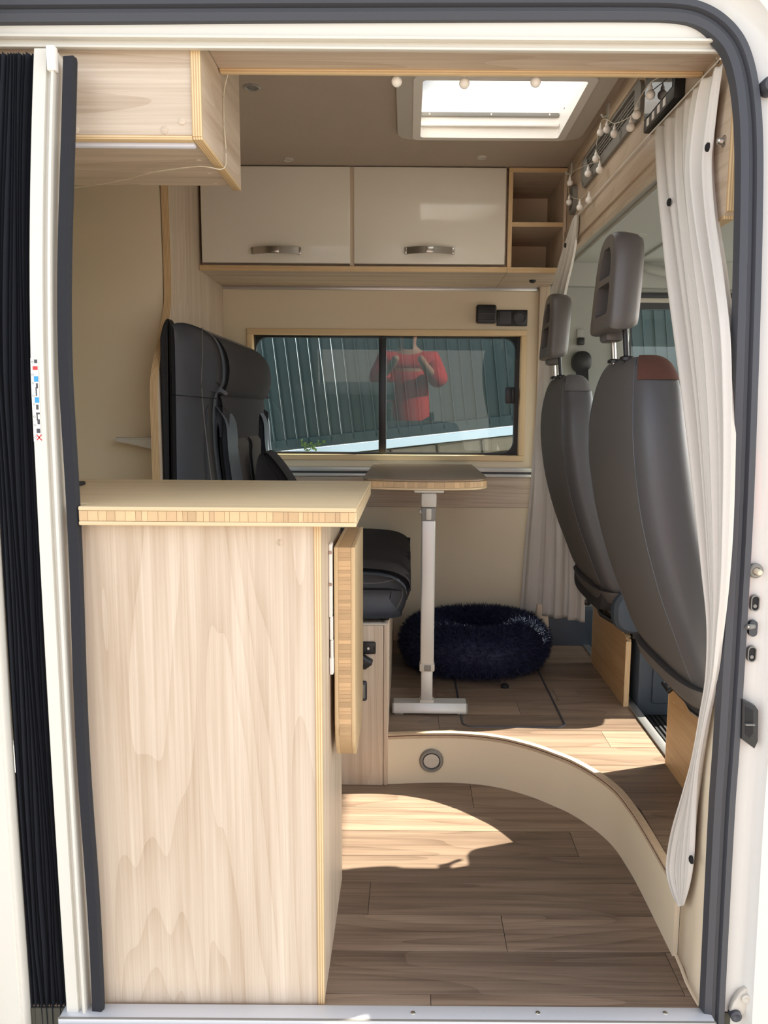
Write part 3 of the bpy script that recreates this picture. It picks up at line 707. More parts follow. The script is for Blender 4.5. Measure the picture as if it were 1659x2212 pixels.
# ---- bench seat
bs = thing('bench_seat', (-.35, 1.3, 0), 'charcoal leather and fabric bench seat against the wood partition', 'seat')
BY0, BY1 = 1.0, 1.745
def slab(stations, y0, y1, rnd=.03, n=40):
    """loft along y of an x-z outline with softened ends"""
    pass
def pad(outline, y0, y1, r, seg=4):
    """outline in x,z (closed) extruded along y with rounded rims"""
    cx = sum(p[0] for p in outline)/len(outline); cz = sum(p[1] for p in outline)/len(outline)
    bm = NB(); rings = []
    def inset(d):
        out = []; n = len(outline)
        for i, p in enumerate(outline):
            a = Vector(outline[i-1]); b = Vector(outline[(i+1) % n]); t = (b-a).normalized(); nr = Vector((t.y, -t.x))
            if nr.dot(Vector((cx, cz))-Vector(p)) < 0: nr = -nr
            out.append(Vector(p)+nr*d)
        return out
    ys = []
    for i in range(seg+1):
        a = PI/2*i/seg; ys.append((y0+r*(1-math.sin(a)), r*(1-math.cos(PI/2-a)) if False else r*(1-math.sqrt(max(0, 1-(1-math.sin(a))**2)))))
    full = ys+[(y1-(y-y0), d) for y, d in ys[::-1]]
    for y, d in full: rings.append([bm.verts.new((p.x, y, p.y)) for p in inset(d)])
    n = len(outline)
    for A, B in zip(rings, rings[1:]):
        for j in range(n): bm.faces.new((A[j], A[(j+1) % n], B[(j+1) % n], B[j]))
    bm.faces.new(rings[0]); bm.faces.new(rings[-1][::-1]); return bm
def smooth_outline(pts, n=5):
    P = [Vector((x, z, 0)) for x, z in pts]; out = []; L = len(P)
    for i in range(L):
        a, b, c, d = P[i-1], P[i], P[(i+1) % L], P[(i+2) % L]
        for k_ in range(n):
            t_ = k_/n; v = .5*((2*b)+(c-a)*t_+(2*a-5*b+4*c-d)*t_*t_+(3*b-a-3*c+d)*t_**3); out.append((v.x, v.y))
    return out
back = smooth_outline([(-.700, .54), (-.712, .90), (-.713, 1.20), (-.708, 1.30), (-.68, 1.335), (-.63, 1.333), (-.57, 1.30), (-.545, 1.24), (-.545, 1.17), (-.57, 1.12), (-.575, 1.0), (-.56, .85), (-.53, .70), (-.535, .54)])
obj('backrest', pad(back, BY0, BY1, .025), LEATHD, bs)
# fabric face: headrest roll and the panels below
hd = smooth_outline([(-.60, 1.305), (-.565, 1.298), (-.535, 1.25), (-.530, 1.19), (-.55, 1.135), (-.59, 1.13), (-.61, 1.2)])
obj('headrest_roll', pad(hd, BY0+.03, BY1-.02, .02), FABD, bs)
mid = smooth_outline([(-.60, 1.13), (-.556, 1.12), (-.558, 1.0), (-.545, .85), (-.52, .70), (-.55, .62), (-.60, .8)])
obj('front_panel', pad(mid, BY0+.035, BY1-.03, .018), FABD, bs)
bol = smooth_outline([(-.60, 1.09), (-.545, 1.06), (-.535, .95), (-.515, .80), (-.495, .68), (-.54, .60), (-.60, .8)])
obj('side_bolster', pad(bol, BY0+.02, BY0+.16, .03), LEATHD, bs)
obj('side_bolster', pad(bol, BY1-.13, BY1-.01, .03), LEATHD, bs)
ins = smooth_outline([(-.60, 1.0), (-.548, .985), (-.545, .92), (-.531, .80), (-.513, .68), (-.54, .62), (-.60, .8)])
for a in (BY0+.20, BY0+.42): obj('centre_panel', pad(ins, a, a+.16, .012), FABG, bs)
# dark furry rear edge against the partition
obj('rear_strip', pad(smooth_outline([(-.719, .60), (-.719, 1.2), (-.714, 1.31), (-.690, 1.342), (-.688, 1.2), (-.70, .60)]), BY0-.012, BY0+.03, .008), BLK2, bs)
for z in (1.133,):
    obj('seam', tube(NB(), [(-.712+.15*i/8, BY0-.0015+.002*(i == 0), z-.012*i/8) for i in range(9)], .0013, 6), BLK2, bs)
obj('seam', tube(NB(), spline([(-.60, BY0+.004, 1.325), (-.60, BY0, 1.25), (-.605, BY0-.001, 1.15), (-.595, BY0-.001, 1.0), (-.58, BY0-.001, .85), (-.56, BY0-.001, .7)], 5), .0016, 6), STITCH, bs)
# cushion
cu = smooth_outline([(-.60, .50), (-.62, .60), (-.50, .63), (-.25, .628), (-.08, .622), (-.018, .60), (.0, .565), (-.012, .52), (-.04, .498), (-.25, .495)])
obj('cushion', pad(cu, .875, 1.66, .045, 5), LEATHD, bs)
cu2 = smooth_outline([(-.60, .58), (-.62, .625), (-.50, .642), (-.25, .640), (-.075, .634), (-.005, .61), (.006, .575), (-.05, .572)])
obj('cushion_cover', pad(cu2, .905, 1.28, .04, 5), FABD, bs)
obj('cushion_cover', pad(cu2, 1.275, 1.65, .04, 5), FABD, bs)
obj('seam', tube(NB(), spline([(-.30, .886, .600), (-.16, .884, .598), (-.08, .886, .598), (-.04, .892, .606), (-.02, .905, .60), (-.012, .90, .56), (-.03, .89, .52)], 5), .0015, 6), STITCH, bs)
obj('velcro_foot', bx(-.075, -.05, .895, .92, .486, .50, .002), BLK2, bs)
# bolster pillow
pb = obj('lumbar_pillow', pad(smooth_outline([(-.50, .80), (-.505, .90), (-.49, .945), (-.46, .94), (-.40, .86), (-.37, .78)]), 1.28, 1.42, .03), FABD)
rebase(pb, (-.44, 1.35, .78)); tag(pb, 'small dark pillow leaning on the bench backrest', 'pillow')
# seat box
sb = thing('seat_box', (-.4, 1.2, 0), 'light wood seat box carrying the bench cushion', 'box')
bxp = rrect(-.72, -.052, 0, .487, .004, 2)
obj('front_panel', bx(-.72, -.066, .850, .866, .0, .482, .003), LAM_Z, sb)
obj('side_panel', bx(-.0655, -.052, .851, 1.66, .0, .486, .003), LAM_Z, sb)
obj('edge_frame', bx(-.72, -.056, .8515, .868, .482, .487, .0015), LGREY, sb)
obj('top_panel', bx(-.72, -.07, .87, 1.66, .47, .482), LAM_X, sb, smooth=False)
for z in (.36, .26, .195): obj('screw', lathe(NB(), [(.004, 0), (.004, .0015), (0, .002)], (-.0525, .93, z), 'x', 10), STEEL, sb)
def fp_(px, py): return atY(px, py, .85)
a, b = fp_(770, 1385), fp_(812, 1412)
s1 = thing('usb_socket', (a.x, .85, b.z), 'black charging socket with lit centre on the seat box', 'socket')
obj('plate', bx(a.x, b.x, .842, .85, b.z, a.z, .005, 3), BLACK, s1)
c = fp_(796, 1399); obj('indicator', lathe(NB(), [(.0035, 0), (.0035, -.0015), (.0015, -.002)], (c.x, .842, c.z), 'y', 12), WPLAS, s1)
c = fp_(808, 1399); obj('slot', bx(c.x-.001, c.x+.002, .841, .843, c.z-.006, c.z+.006), BLK2, s1)
a, b = fp_(775, 1410), fp_(806, 1441)
s2 = thing('buckle_latch', (a.x, .85, b.z), 'dark angled metal latch below the charging socket', 'latch')
zc_ = (a.z+b.z)/2
obj('body', prism(NB(), [(a.x, a.z), (a.x+.012, a.z), (b.x, zc_+.002), (b.x-.003, zc_-.008), (a.x+.02, b.z), (a.x, b.z)], 'y', .825, .85, .003), BLACK, s2)
obj('edge', prism(NB(), [(a.x+.004, a.z-.002), (a.x+.012, a.z-.002), (b.x-.003, zc_+.002), (b.x-.008, zc_-.001)], 'y', .822, .8255), BLUEP, s2)
a, b = fp_(765, 1470), fp_(793, 1512)
s3 = thing('switch_plate', (a.x, .85, b.z), 'grey switch plate low on the seat box', 'switch')
obj('plate', bx(a.x, b.x, .842, .85, b.z, a.z, .006, 3), RUBBER, s3)
obj('rocker', bx(a.x+.006, b.x-.006, .838, .843, b.z+.008, a.z-.008, .003), GREYP, s3)

# ---- table
tb = thing('dining_table', (.06, 1.2, RZ), 'bamboo table with one folding aluminium leg below the far window', 'table')
TZ = .885
tp = [(-.134, 1.70), (-.138, 1.10), (-.13, 1.06), (-.10, 1.035), (-.02, 1.018), (.06, 1.012), (.14, 1.018), (.20, 1.035), (.238, 1.07), (.250, 1.12), (.250, 1.70)]
to = [(-.134, 1.70)]+[(p.x, p.y) for p in spline([(x, y, 0) for x, y in tp[1:-1]], 4)]+[(.25, 1.70)]
obj('top', prism(NB(), to, 'z', TZ-.007, TZ, .003), BAM_OLD, tb)
obj('bottom_layer', prism(NB(), to, 'z', TZ-.032, TZ-.025, .003), BAM_X, tb)
ti = [(x*.994+.0003, y+.0015) for x, y in to]
obj('core', prism(NB(), ti, 'z', TZ-.025, TZ-.007), BAM_X, tb)
random.seed(9)
dpts = [Vector((p.x, p.y)) for p in spline([(x, y, 0) for x, y in tp[1:-1]], 8)]
acc = 0; nxt = .006; prevp = dpts[0]; segs = []
for q in dpts[1:]:
    acc += (q-prevp).length; 
    if acc >= nxt:
        segs.append((q.copy(), (q-prevp).normalized(), nxt)); acc = 0; nxt = random.choice([.010, .013, .016, .022])
    prevp = q
for i in range(len(segs)-1):
    a, b = segs[i][0], segs[i+1][0]; d = (b-a); mid_ = (a+b)/2; l = d.length-.0006
    bm = NB(); box(bm, -l/2, l/2, -.004, .0, -.0088, .0088)
    o = obj('lamella', bm, LAMEL, tb, (mid_.x, mid_.y, TZ-.016), smooth=False)
    o.rotation_euler.z = math.atan2(d.y, d.x)
    o.location += Vector((-d.y, d.x, 0)).normalized()*.0038
obj('wall_hook', bx(-.12, .23, 1.70, YW-.02, TZ-.03, TZ-.012, .003), ALU, tb)
LX, LY = .0645, 1.045
obj('mount_plate', bx(LX-.045, LX+.045, LY-.03, LY+.05, TZ-.040, TZ-.032, .003), LGREY, tb)
obj('mount_block', bx(LX-.0235, LX+.0235, LY-.022, LY+.03, TZ-.085, TZ-.040, .006), LGREY, tb)
j_ = obj('hinge', bx(LX-.021, LX+.021, LY-.018, LY+.022, TZ-.125, TZ-.086, .003), GREYP, tb)
obj('hinge_tongue', bx(LX-.008, LX+.008, LY-.0235, LY-.012, TZ-.122, TZ-.088, .002), LGREY, j_)
obj('hinge_pin', lathe(NB(), [(.008, 0), (.008, -.006), (.005, -.008)], (LX-.021, LY, TZ-.10), 'x', 14), LGREY, j_)
obj('leg', bx(LX-.021, LX+.021, LY-.018, LY+.018, .305, TZ-.125, .005, 3), ALUP, tb)
obj('height_collar', bx(LX-.0235, LX+.0235, LY-.021, LY+.021, .285, .31, .004), LGREY, tb)
obj('collar_clip', bx(LX-.009, LX+.012, LY-.0235, LY-.02, .288, .307, .002), GREYP, tb)
obj('lower_leg', bx(LX-.018, LX+.018, LY-.015, LY+.015, RZ+.03, .29, .004), ALUP, tb)
fpf = [(LY-.034, RZ+.006), (LY-.034, RZ+.016), (LY-.022, RZ+.034), (LY+.022, RZ+.034), (LY+.034, RZ+.016), (LY+.034, RZ+.006)]
obj('foot_bar', prism(NB(), fpf, 'x', LX-.105, LX+.125, .003), ALUP, tb)
obj('foot_socket', bx(LX-.022, LX+.022, LY-.018, LY+.018, RZ+.03, RZ+.042, .003), LGREY, tb)
for x in (LX-.107, LX+.124): obj('end_cap', prism(NB(), fpf, 'x', x, x+.004), GREYP, tb)
for x in (LX-.10, LX+.095): obj('foot_pad', bx(x, x+.028, LY-.033, LY+.033, RZ, RZ+.008, .002), GREYP, tb)

# ---- floor hatch trim, round outlet in the riser
def zf(px, py): return atZ(px, py, RZ)
h = [zf(993, 1470), zf(1003, 1530), zf(1012, 1548), zf(1030, 1554), zf(1180, 1554), zf(1203, 1551), zf(1212, 1538), zf(1170, 1455), zf(1148, 1410), zf(988, 1410)]
hx0, hx1, hy0, hy1 = .172, .482, .925, 1.55
hp_ = rrect(hx0, hx1, hy0, hy1, .03, 6)
ht = obj('floor_hatch', tube(NB(), [(x, y, RZ) for x, y in hp_], .0035, 6, closed=True), RUBBER)
rebase(ht, (.33, .93, RZ)); tag(ht, 'thin dark rubber outline of the hatch in the raised floor', 'floor hatch')
o_ = obj('hatch_knob', lathe(NB(), [(.014, 0), (.014, .008), (.010, .012), (0, .012)], (zf(1088, 1478).x, 1.26, RZ), 'z', 16), BLK2)
rebase(o_, (zf(1088, 1478).x, 1.26, RZ)); tag(o_, 'small black knob on the floor in front of pet bed', 'knob')
v = thing('air_outlet', (.077, .86, .02), 'round grey air outlet set in the cream step riser', 'vent')
c = Vector((.0755, .868, atY(940, 1642, .868).z))
obj('ring', lathe(NB(), [(.034, 0.002), (.0352, 0), (.0352, -.006), (.032, -.011), (.0265, -.011), (.0245, -.004), (.0245, .002)], c, 'y', 36), GREYP, v)
bm = NB(); box(bm, -.0182, .0182, -.0015, .0015, -.018, .018)
obj('duct', lathe(NB(), [(.0245, .0), (.0245, .002), (0, .002)], c+Vector((0, -.004, 0)), 'y', 30), RUBBER, v)
fl_ = obj('flap', lathe(NB(), [(.0228, -.001), (.0232, 0), (.0228, .001)], (0, 0, 0), 'y', 30), LGREY, v, loc=c+Vector((0, -.0085, .001)))
fl_.rotation_euler.x = math.radians(9)
obj('flap_rib', bx(c.x-.022, c.x+.022, c.y-.012, c.y-.0095, c.z+.004, c.z+.0055), LGREY, v)

# ---- pet bed
db = thing('pet_bed', (.256, 1.525, RZ), 'round fluffy navy pet bed on the raised floor', 'pet bed')
bm = NB(); RM, RN = .165, .088; n1, n2 = 48, 18; V = []
def bed_pt(a, b, k_=1):
    r = RM+RN*k_*math.cos(b)*(1+.04*math.sin(3*a)+.03*math.sin(5*a+1)); z = .082+(.085*k_*math.sin(b))*(1+.05*math.sin(2*a+.6))
    return Vector((.256+r*1.08*math.cos(a), 1.525+r*.98*math.sin(a), RZ+max(.001, z)))
for i in range(n1):
    V.append([bm.verts.new(bed_pt(2*PI*i/n1, 2*PI*j/n2)) for j in range(n2)])
for i in range(n1):
    for j in range(n2): bm.faces.new((V[i][j], V[(i+1) % n1][j], V[(i+1) % n1][(j+1) % n2], V[i][(j+1) % n2]))
obj('ring_cushion', bm, NAVY, db)
obj('base_pad', lathe(NB(), [(.17, 0), (.18, .03), (.12, .05), (0, .055)], (.256, 1.525, RZ+.002), 'z', 32), NAVY, db)
random.seed(21); vs, fs = [], []
for i in range(26000):
    a = random.uniform(0, 2*PI); b = random.uniform(-.9, PI+.5)
    p = bed_pt(a, b); nrm = (bed_pt(a, b, 1.2)-p); 
    if nrm.length < 1e-6: continue
    nrm.normalize(); d = (nrm+Vector((random.gauss(0, .55), random.gauss(0, .55), random.gauss(-.15, .45)))).normalized()
    L = random.uniform(.014, .03); s_ = d.cross(Vector((random.random()-.5, random.random()-.5, random.random()-.5))).normalized()*.0011
    q = p+d*L; q.z = max(q.z, RZ+.002); k0 = len(vs)
    if q.y > YW-.004: continue
    mdl = p+d*L*.55+Vector((0, 0, .002)); vs += [p-s_, p+s_, mdl+s_*.8, mdl-s_*.8, q]; fs += [(k0, k0+1, k0+2, k0+3), (k0+3, k0+2, k0+4)]
me = bpy.data.meshes.new('fur'); me.from_pydata(vs, [], fs); me.update(); me.materials.append(NAVY)
fu = obj('fur', me, None, db); fu['kind'] = 'stuff'

# ---- front seats
def front_seat(name, yc, label, near_seat):
    r = thing(name, (.75, yc, RZ), label, 'seat', 'cab seats')
    X, Yv = Vector((1, 0, 0)), Vector((0, 1, 0))
    # (z, rear x, thickness, half width)
    S = [(.485, .66, .04, .10), (.488, .640, .07, .16), (.50, .615, .105, .20), (.525, .590, .13, .225), (.56, .567, .138, .236), (.63, .538, .14, .24), (.73, .498, .14, .242), (.86, .460, .14, .24), (.98, .440, .138, .234), (1.06, .436, .13, .222), (1.12, .440, .12, .20), (1.165, .448, .105, .172), (1.19, .458, .085, .145), (1.203, .470, .055, .12), (1.206, .482, .02, .09)]
    P = spline([(z, x, 0) for z, x, t_, w in S], 3); Q = spline([(t_, w, 0) for z, x, t_, w in S], 3)
    st = [((q.x*0+p.y+q.x/2, yc, p.x), X, Yv, q.x/2, q.y, 3.4) for p, q in zip(P, Q)]
    obj('backrest', loft(NB(), st, 48), SEATG, r)
    # side panel in smooth leather on the near flank
    for sgn in (-1, 1):
        bm = NB(); R = []
        for p, q in list(zip(P, Q))[6:-7]:
            ring = []
            for a in range(-7, 8):
                t_ = math.radians(sgn*90)+math.radians(a*6.2); ct, sn_ = math.cos(t_), math.sin(t_)
                u = math.copysign(abs(ct)**(2/3.4), ct); w = math.copysign(abs(sn_)**(2/3.4), sn_)
                ring.append(bm.verts.new((p.y+q.x/2+u*(q.x/2+.0015), yc+w*(q.y+.0022), p.x)))
            R.append(ring)
        for A, B in zip(R, R[1:]):
            for j in range(14): bm.faces.new((A[j], A[j+1], B[j+1], B[j]))
        obj('side_panel', bm, LEATH, r)
        bm = NB()
        idx = 0 if sgn < 0 else 14
        seam = []
        for p, q in list(zip(P, Q))[6:-4]:
            t_ = math.radians(sgn*90)+math.radians(-7*6.2*(1 if sgn < 0 else -1)); ct, sn_ = math.cos(t_), math.sin(t_)
            u = math.copysign(abs(ct)**(2/3.4), ct); w = math.copysign(abs(sn_)**(2/3.4), sn_)
            seam.append(Vector((p.y+q.x/2+u*(q.x/2+.001), yc+w*(q.y+.001), p.x)))
        obj('seam', tube(bm, seam, .0016, 6), LEATHD, r)
    # patch on the shoulder
    bm = NB(); R = []
    for p, q in list(zip(P, Q))[-11:-1]:
        ring = []
        for a in range(9):
            t_ = math.radians(-125+a*9); ct, sn_ = math.cos(t_), math.sin(t_)
            u = math.copysign(abs(ct)**(2/3.4), ct); w = math.copysign(abs(sn_)**(2/3.4), sn_)
            ring.append(bm.verts.new((p.y+q.x/2+u*(q.x/2+.003), yc+w*(q.y+.003), p.x+.0025)))
        R.append(ring)
    for A, B in zip(R, R[1:]):
        for j in range(8): bm.faces.new((A[j], A[j+1], B[j+1], B[j]))
    ptc = obj('shoulder_patch', bm, BROWN if near_seat else mat('ribbed_grey', (92, 90, 90), .8, bump=.4, bscale=300), r)
    ptc['label'] = 'brown fabric shoulder patch' if near_seat else 'grey ribbed shoulder patch'
    # piping along the bottom of the shell
    obj('bottom_cover', loft(NB(), [((.68, yc, .455), X, Yv, .04, .15, 3), ((.67, yc, .462), X, Yv, .06, .19, 3), ((.655, yc, .49), X, Yv, .072, .225, 3.2), ((.64, yc, .525), X, Yv, .071, .232, 3.2)], 40), SEATG, r)
    # headrest with two finger openings
    hy = [(a*.70, 1.262+(b-1.262)*.94) for a, b in [(-.127, 1.262), (-.135, 1.275), (-.136, 1.30), (-.124, 1.40), (-.10, 1.455), (-.065, 1.478), (0, 1.486), (.065, 1.478), (.10, 1.455), (.124, 1.40), (.136, 1.30), (.135, 1.275), (.127, 1.262)]]
    ho = [(p.x, p.y) for p in spline([(a, b, 0) for a, b in hy], 3)]
    bm = NB(); rings = []
    for x, s_ in ((.424, .90), (.428, .96), (.436, 1.0), (.452, 1.0), (.474, .93), (.487, .80), (.491, .66)):
        rings.append([bm.verts.new((x+(b-1.37)*.06, yc+a*s_, 1.37+(b-1.37)*(s_*.5+.5))) for a, b in ho])
    for A, B in zip(rings, rings[1:]):
        for j in range(len(ho)): bm.faces.new((A[j], A[(j+1) % len(ho)], B[(j+1) % len(ho)], B[j]))
    bm.faces.new(rings[0][::-1]); bm.faces.new(rings[-1])
    hr = obj('headrest', bm, HEADP, r)
    c1 = prism(NB(), [(yc+a*.72, 1.262+(b-1.262)*.94) for a, b in ((-.06, 1.385), (.06, 1.385), (.066, 1.395), (.055, 1.43), (.03, 1.452), (-.03, 1.452), (-.055, 1.43), (-.066, 1.395))], 'x', .38, .462)
    c2 = prism(NB(), [(yc+a*.72, 1.262+(b-1.262)*.94) for a, b in ((-.065, 1.30), (.065, 1.30), (.075, 1.31), (.072, 1.36), (.062, 1.37), (-.062, 1.37), (-.072, 1.36), (-.075, 1.31))], 'x', .38, .458)
    # cutters work in world space; the part's mesh is in world space too once its root offset is undone
    off_ = wl(hr)
    boolean(hr, [c1, c2])
    obj('headrest_tongue', bx(.435, .475, yc+.005, yc+.07, 1.245, 1.27, .008), HEADP, r)
    for s_ in (-.05, .05):
        po = obj('headrest_post', tube(NB(), [(.468, yc+s_, 1.19), (.458, yc+s_, 1.30)], .006, 10), BLACK if s_ < 0 else STEEL, r)
        obj('post_sleeve', lathe(NB(), [(.016, 0), (.016, .006), (.011, .009)], (.468, yc+s_, 1.2), 'z', 14), BLACK, r)
    # seat cushion, mechanism, plinth
    obj('seat_cushion', loft(NB(), [((.62, yc, .50), Yv, Vector((0, 0, 1)), .20, .05, 4), ((.66, yc, .505), Yv, Vector((0, 0, 1)), .215, .06, 4), ((1.02, yc, .53), Yv, Vector((0, 0, 1)), .22, .065, 4), ((1.09, yc, .53), Yv, Vector((0, 0, 1)), .22, .05, 4)], 36), FABD, r)
    obj('mechanism', bx(.72, 1.05, yc-.19, yc+.19, .39, .45, .004), BLK2, r)
    obj('slide_rail', bx(.722, 1.08, yc-.21, yc-.17, .37, .40, .003), BLACK, r)
    obj('slide_rail', bx(.722, 1.08, yc+.17, yc+.21, .37, .40, .003), BLACK, r)
    obj('cross_tube', tube(NB(), [(.705, yc-.20, .40), (.68, yc+.02, .39), (.69, yc+.2, .42)], .009, 8), BLACK, r)
    obj('release_bar', tube(NB(), [(.69, yc+.10, .45), (.655, yc+.12, .40), (.665, yc+.19, .395), (.70, yc+.21, .40)], .006, 8), BLACK, r)
    pl_ = obj('plinth', bx(.745, 1.08, yc-.215, yc+.215, .115, .372, .012), BLUEP, r)
    obj('plinth_panel', bx(.79, 1.04, yc-.222, yc-.214, .16, .33, .006), BLUEP, pl_)
    # recliner cover on the near flank
    cyv = yc-.245
    obj('recliner_cover', loft(NB(), [((.715, cyv+.03, .468), X, Vector((0, 0, 1)), .068, .072, 2.4), ((.715, cyv, .468), X, Vector((0, 0, 1)), .066, .07, 2.4), ((.715, cyv-.012, .468), X, Vector((0, 0, 1)), .055, .06, 2.4), ((.715, cyv-.014, .468), X, Vector((0, 0, 1)), .04, .045, 2.4)], 30), BLUEP if not near_seat else LEATH, r)
    obj('recliner_bolt', lathe(NB(), [(.007, 0), (.007, -.003), (0, -.003)], (.70, cyv-.014, .475), 'y', 12), BLK2, r)
    return r
front_seat('passenger_seat', .445, 'grey cab seat with brown shoulder patch and slotted headrest', True)
ds = front_seat('driver_seat', 1.315, 'grey cab seat with slotted headrest beside far curtain', False)
for ch in ds.children:
    if ch.name.split('.')[0] in ('backrest', 'side_panel', 'seam', 'shoulder_patch', 'bottom_cover', 'headrest', 'headrest_tongue', 'headrest_post', 'post_sleeve'): ch.location.x += .03
# wooden kick boards in front of the plinths
for y0, y1, lab in ((1.095, 1.535, 'oak board with plywood end covering the far cab seat plinth'), (.27, .69, 'oak board covering the plinth of the cab seat with brown patch')):
    t = thing('kick_board', (.71, (y0+y1)/2, RZ), lab, 'board', 'kick boards')
    ol = [(y0, RZ), (y1, RZ), (y1, .365), (y1-.006, .378), (y1-.02, .384), (y0+.02, .384), (y0+.006, .378), (y0, .365)]
    obj('board', prism(NB(), ol, 'x', .70, .716), OAK_Y, t)
    eo = [(a[0], a[1]) for a in ol[1:]]+[(y0, RZ)]
    obj('plywood_edge', sweep(NB(), [(.708, a, b) for a, b in eo], [(-.0082, -.0012), (.0082, -.0012), (.0082, .0012), (-.0082, .0012)], fixed=Vector((0, .3, 1))), PLY_X, t)
    for a in (y0+.04, y1-.04): obj('screw_cap', lathe(NB(), [(.004, 0), (.0035, -.001), (0, -.001)], (.70, a, RZ+.03), 'x', 10), OAK_Y, t)
    for a in (y0+.04, y1-.04): obj('screw_cap', lathe(NB(), [(.004, 0), (.0035, -.001), (0, -.001)], (.70, a, .34), 'x', 10), OAK_Y, t)

# ---- cab details: grab handle, belt
gh = thing('grab_handle', (1.08, 1.72, 1.55), 'grey grab handle above the cab side window', 'handle')
c0, c1 = atY(1378, 578, 1.74), atY(1500, 590, 1.74)
obj('grip', sweep(NB(), spline([c0+Vector((0, .03, .02)), c0+Vector((.02, -.01, .0)), c0+Vector((.06, -.03, -.015)), c1+Vector((-.06, -.03, -.015)), c1+Vector((-.02, -.01, 0)), c1+Vector((0, .03, .02))], 6), circ(.012, 10, .016)), CABD, gh)
obj('mount', bx(c0.x-.01, c0.x+.03, 1.74, 1.78, c0.z-.01, c0.z+.03, .006), CABD, gh)
obj('mount', bx(c1.x-.03, c1.x+.01, 1.74, 1.78, c1.z-.01, c1.z+.03, .006), CABD, gh)
sbt = thing('seat_belt', (.71, 1.77, .8), 'black seat belt and guide on the cab pillar', 'seat belt')
a, b = atY(1237, 757, 1.76), atY(1278, 805, 1.76)
obj('guide', loft(NB(), [(((a.x+b.x)/2, 1.79, (a.z+b.z)/2), Vector((1, 0, 0)), Vector((0, 0, 1)), .037, .042, 2.3), (((a.x+b.x)/2, 1.755, (a.z+b.z)/2), Vector((1, 0, 0)), Vector((0, 0, 1)), .036, .04, 2.3), (((a.x+b.x)/2, 1.745, (a.z+b.z)/2), Vector((1, 0, 0)), Vector((0, 0, 1)), .02, .022, 2.3)], 24), BLACK, sbt)
obj('strap', prism(NB(), [((a.x+b.x)/2-.024, b.z+.01), ((a.x+b.x)/2+.024, b.z+.01), ((a.x+b.x)/2+.06, .70), ((a.x+b.x)/2+.012, .70)], 'y', 1.755, 1.758), BLK2, sbt)
c = atY(1255, 738, 1.78); obj('height_slider', bx(c.x-.014, c.x+.014, 1.775, 1.80, c.z-.012, c.z+.016, .004), BLACK, sbt)
c = atY(1255, 722, 1.79); obj('slider_plate', bx(c.x-.016, c.x+.012, 1.79, 1.80, c.z-.03, c.z+.02, .003), CABD, sbt)
o_ = obj('sill_trim', prism(NB(), [(.505, RZ), (.575, RZ), (.56, .33), (.52, .33)], 'y', 1.70, 1.735, .005), PILL); rebase(o_, (.54, 1.72, RZ))
tag(o_, 'beige pillar foot trim behind the pet bed', 'trim')

# ---- vent grille on the bulkhead
vg = thing('vent_grille', (XP, .9, VZ0), 'long grey louvred air vent in the bulkhead panel', 'vent')
bm = NB(); o1, i1 = rrect(VY0, VY1, VZ0, VZ1, .03), rrect(VY0+.05, VY1-.05, VZ0+.026, VZ1-.008, .012)
obj('frame', ring_prism(bm, o1, i1, 'x', XP-.010, XP+.02), GREYP, vg)
obj('duct', bx(XP+.03, XP+.04, VY0+.02, VY1-.02, VZ0+.015, VZ1-.008), BLK2, vg)
for i in range(5):
    z = VZ0+.032+i*.0095
    obj('louvre', bx(XP-.006, XP+.012, VY0+.048, VY1-.048, z, z+.0035), GREYP, vg)
for i in range(9):
    y = VY0+.07+i*.057
    obj('rib', bx(XP-.004, XP+.010, y, y+.004, VZ0+.026, VZ1-.008), GREYP, vg)
obj('end_bulge', loft(NB(), [((XP-.008, VY1-.035, (VZ0+VZ1)/2), Vector((0, 1, 0)), Vector((0, 0, 1)), .03, .04, 2.5), ((XP-.016, VY1-.035, (VZ0+VZ1)/2), Vector((0, 1, 0)), Vector((0, 0, 1)), .022, .03, 2.5)], 20), GREYP, vg)
# control panel
cp = thing('control_panel', (XP, .42, 1.70), 'black touch control panel with four white keys on the bulkhead', 'control panel')
obj('case', bx(XP-.022, XP, .325, .525, 1.703, 1.83, .003), BLACK, cp)
obj('screen', bx(XP-.0235, XP-.0218, .335, .518, 1.728, 1.825), mat('dark_screen', (40, 42, 46), .06), cp, smooth=False)
for i in range(4):
    y = .375+.036*i; obj('key', bx(XP-.0235, XP-.0218, y, y+.014, 1.709, 1.724), WPLAS, cp, smooth=False)
# grey recessed holder by the shelf
gr = thing('cable_outlet', (XP, 1.40, 1.77), 'grey oval cable outlet on the bulkhead beside the shelf', 'outlet')
c = atX(1236, 432, XP-.01); 
obj('rim', ring_prism(NB(), rrect(c.y-.035, c.y+.035, c.z-.045, c.z+.045, .03), rrect(c.y-.022, c.y+.022, c.z-.032, c.z+.032, .02), 'x', XP-.014, XP), GREYP, gr)
obj('inside', bx(XP-.006, XP, c.y-.024, c.y+.024, c.z-.034, c.z+.034), RUBBER, gr)
obj('bar', bx(XP-.012, XP-.005, c.y-.024, c.y+.024, c.z-.02, c.z-.012), GREYP, gr)

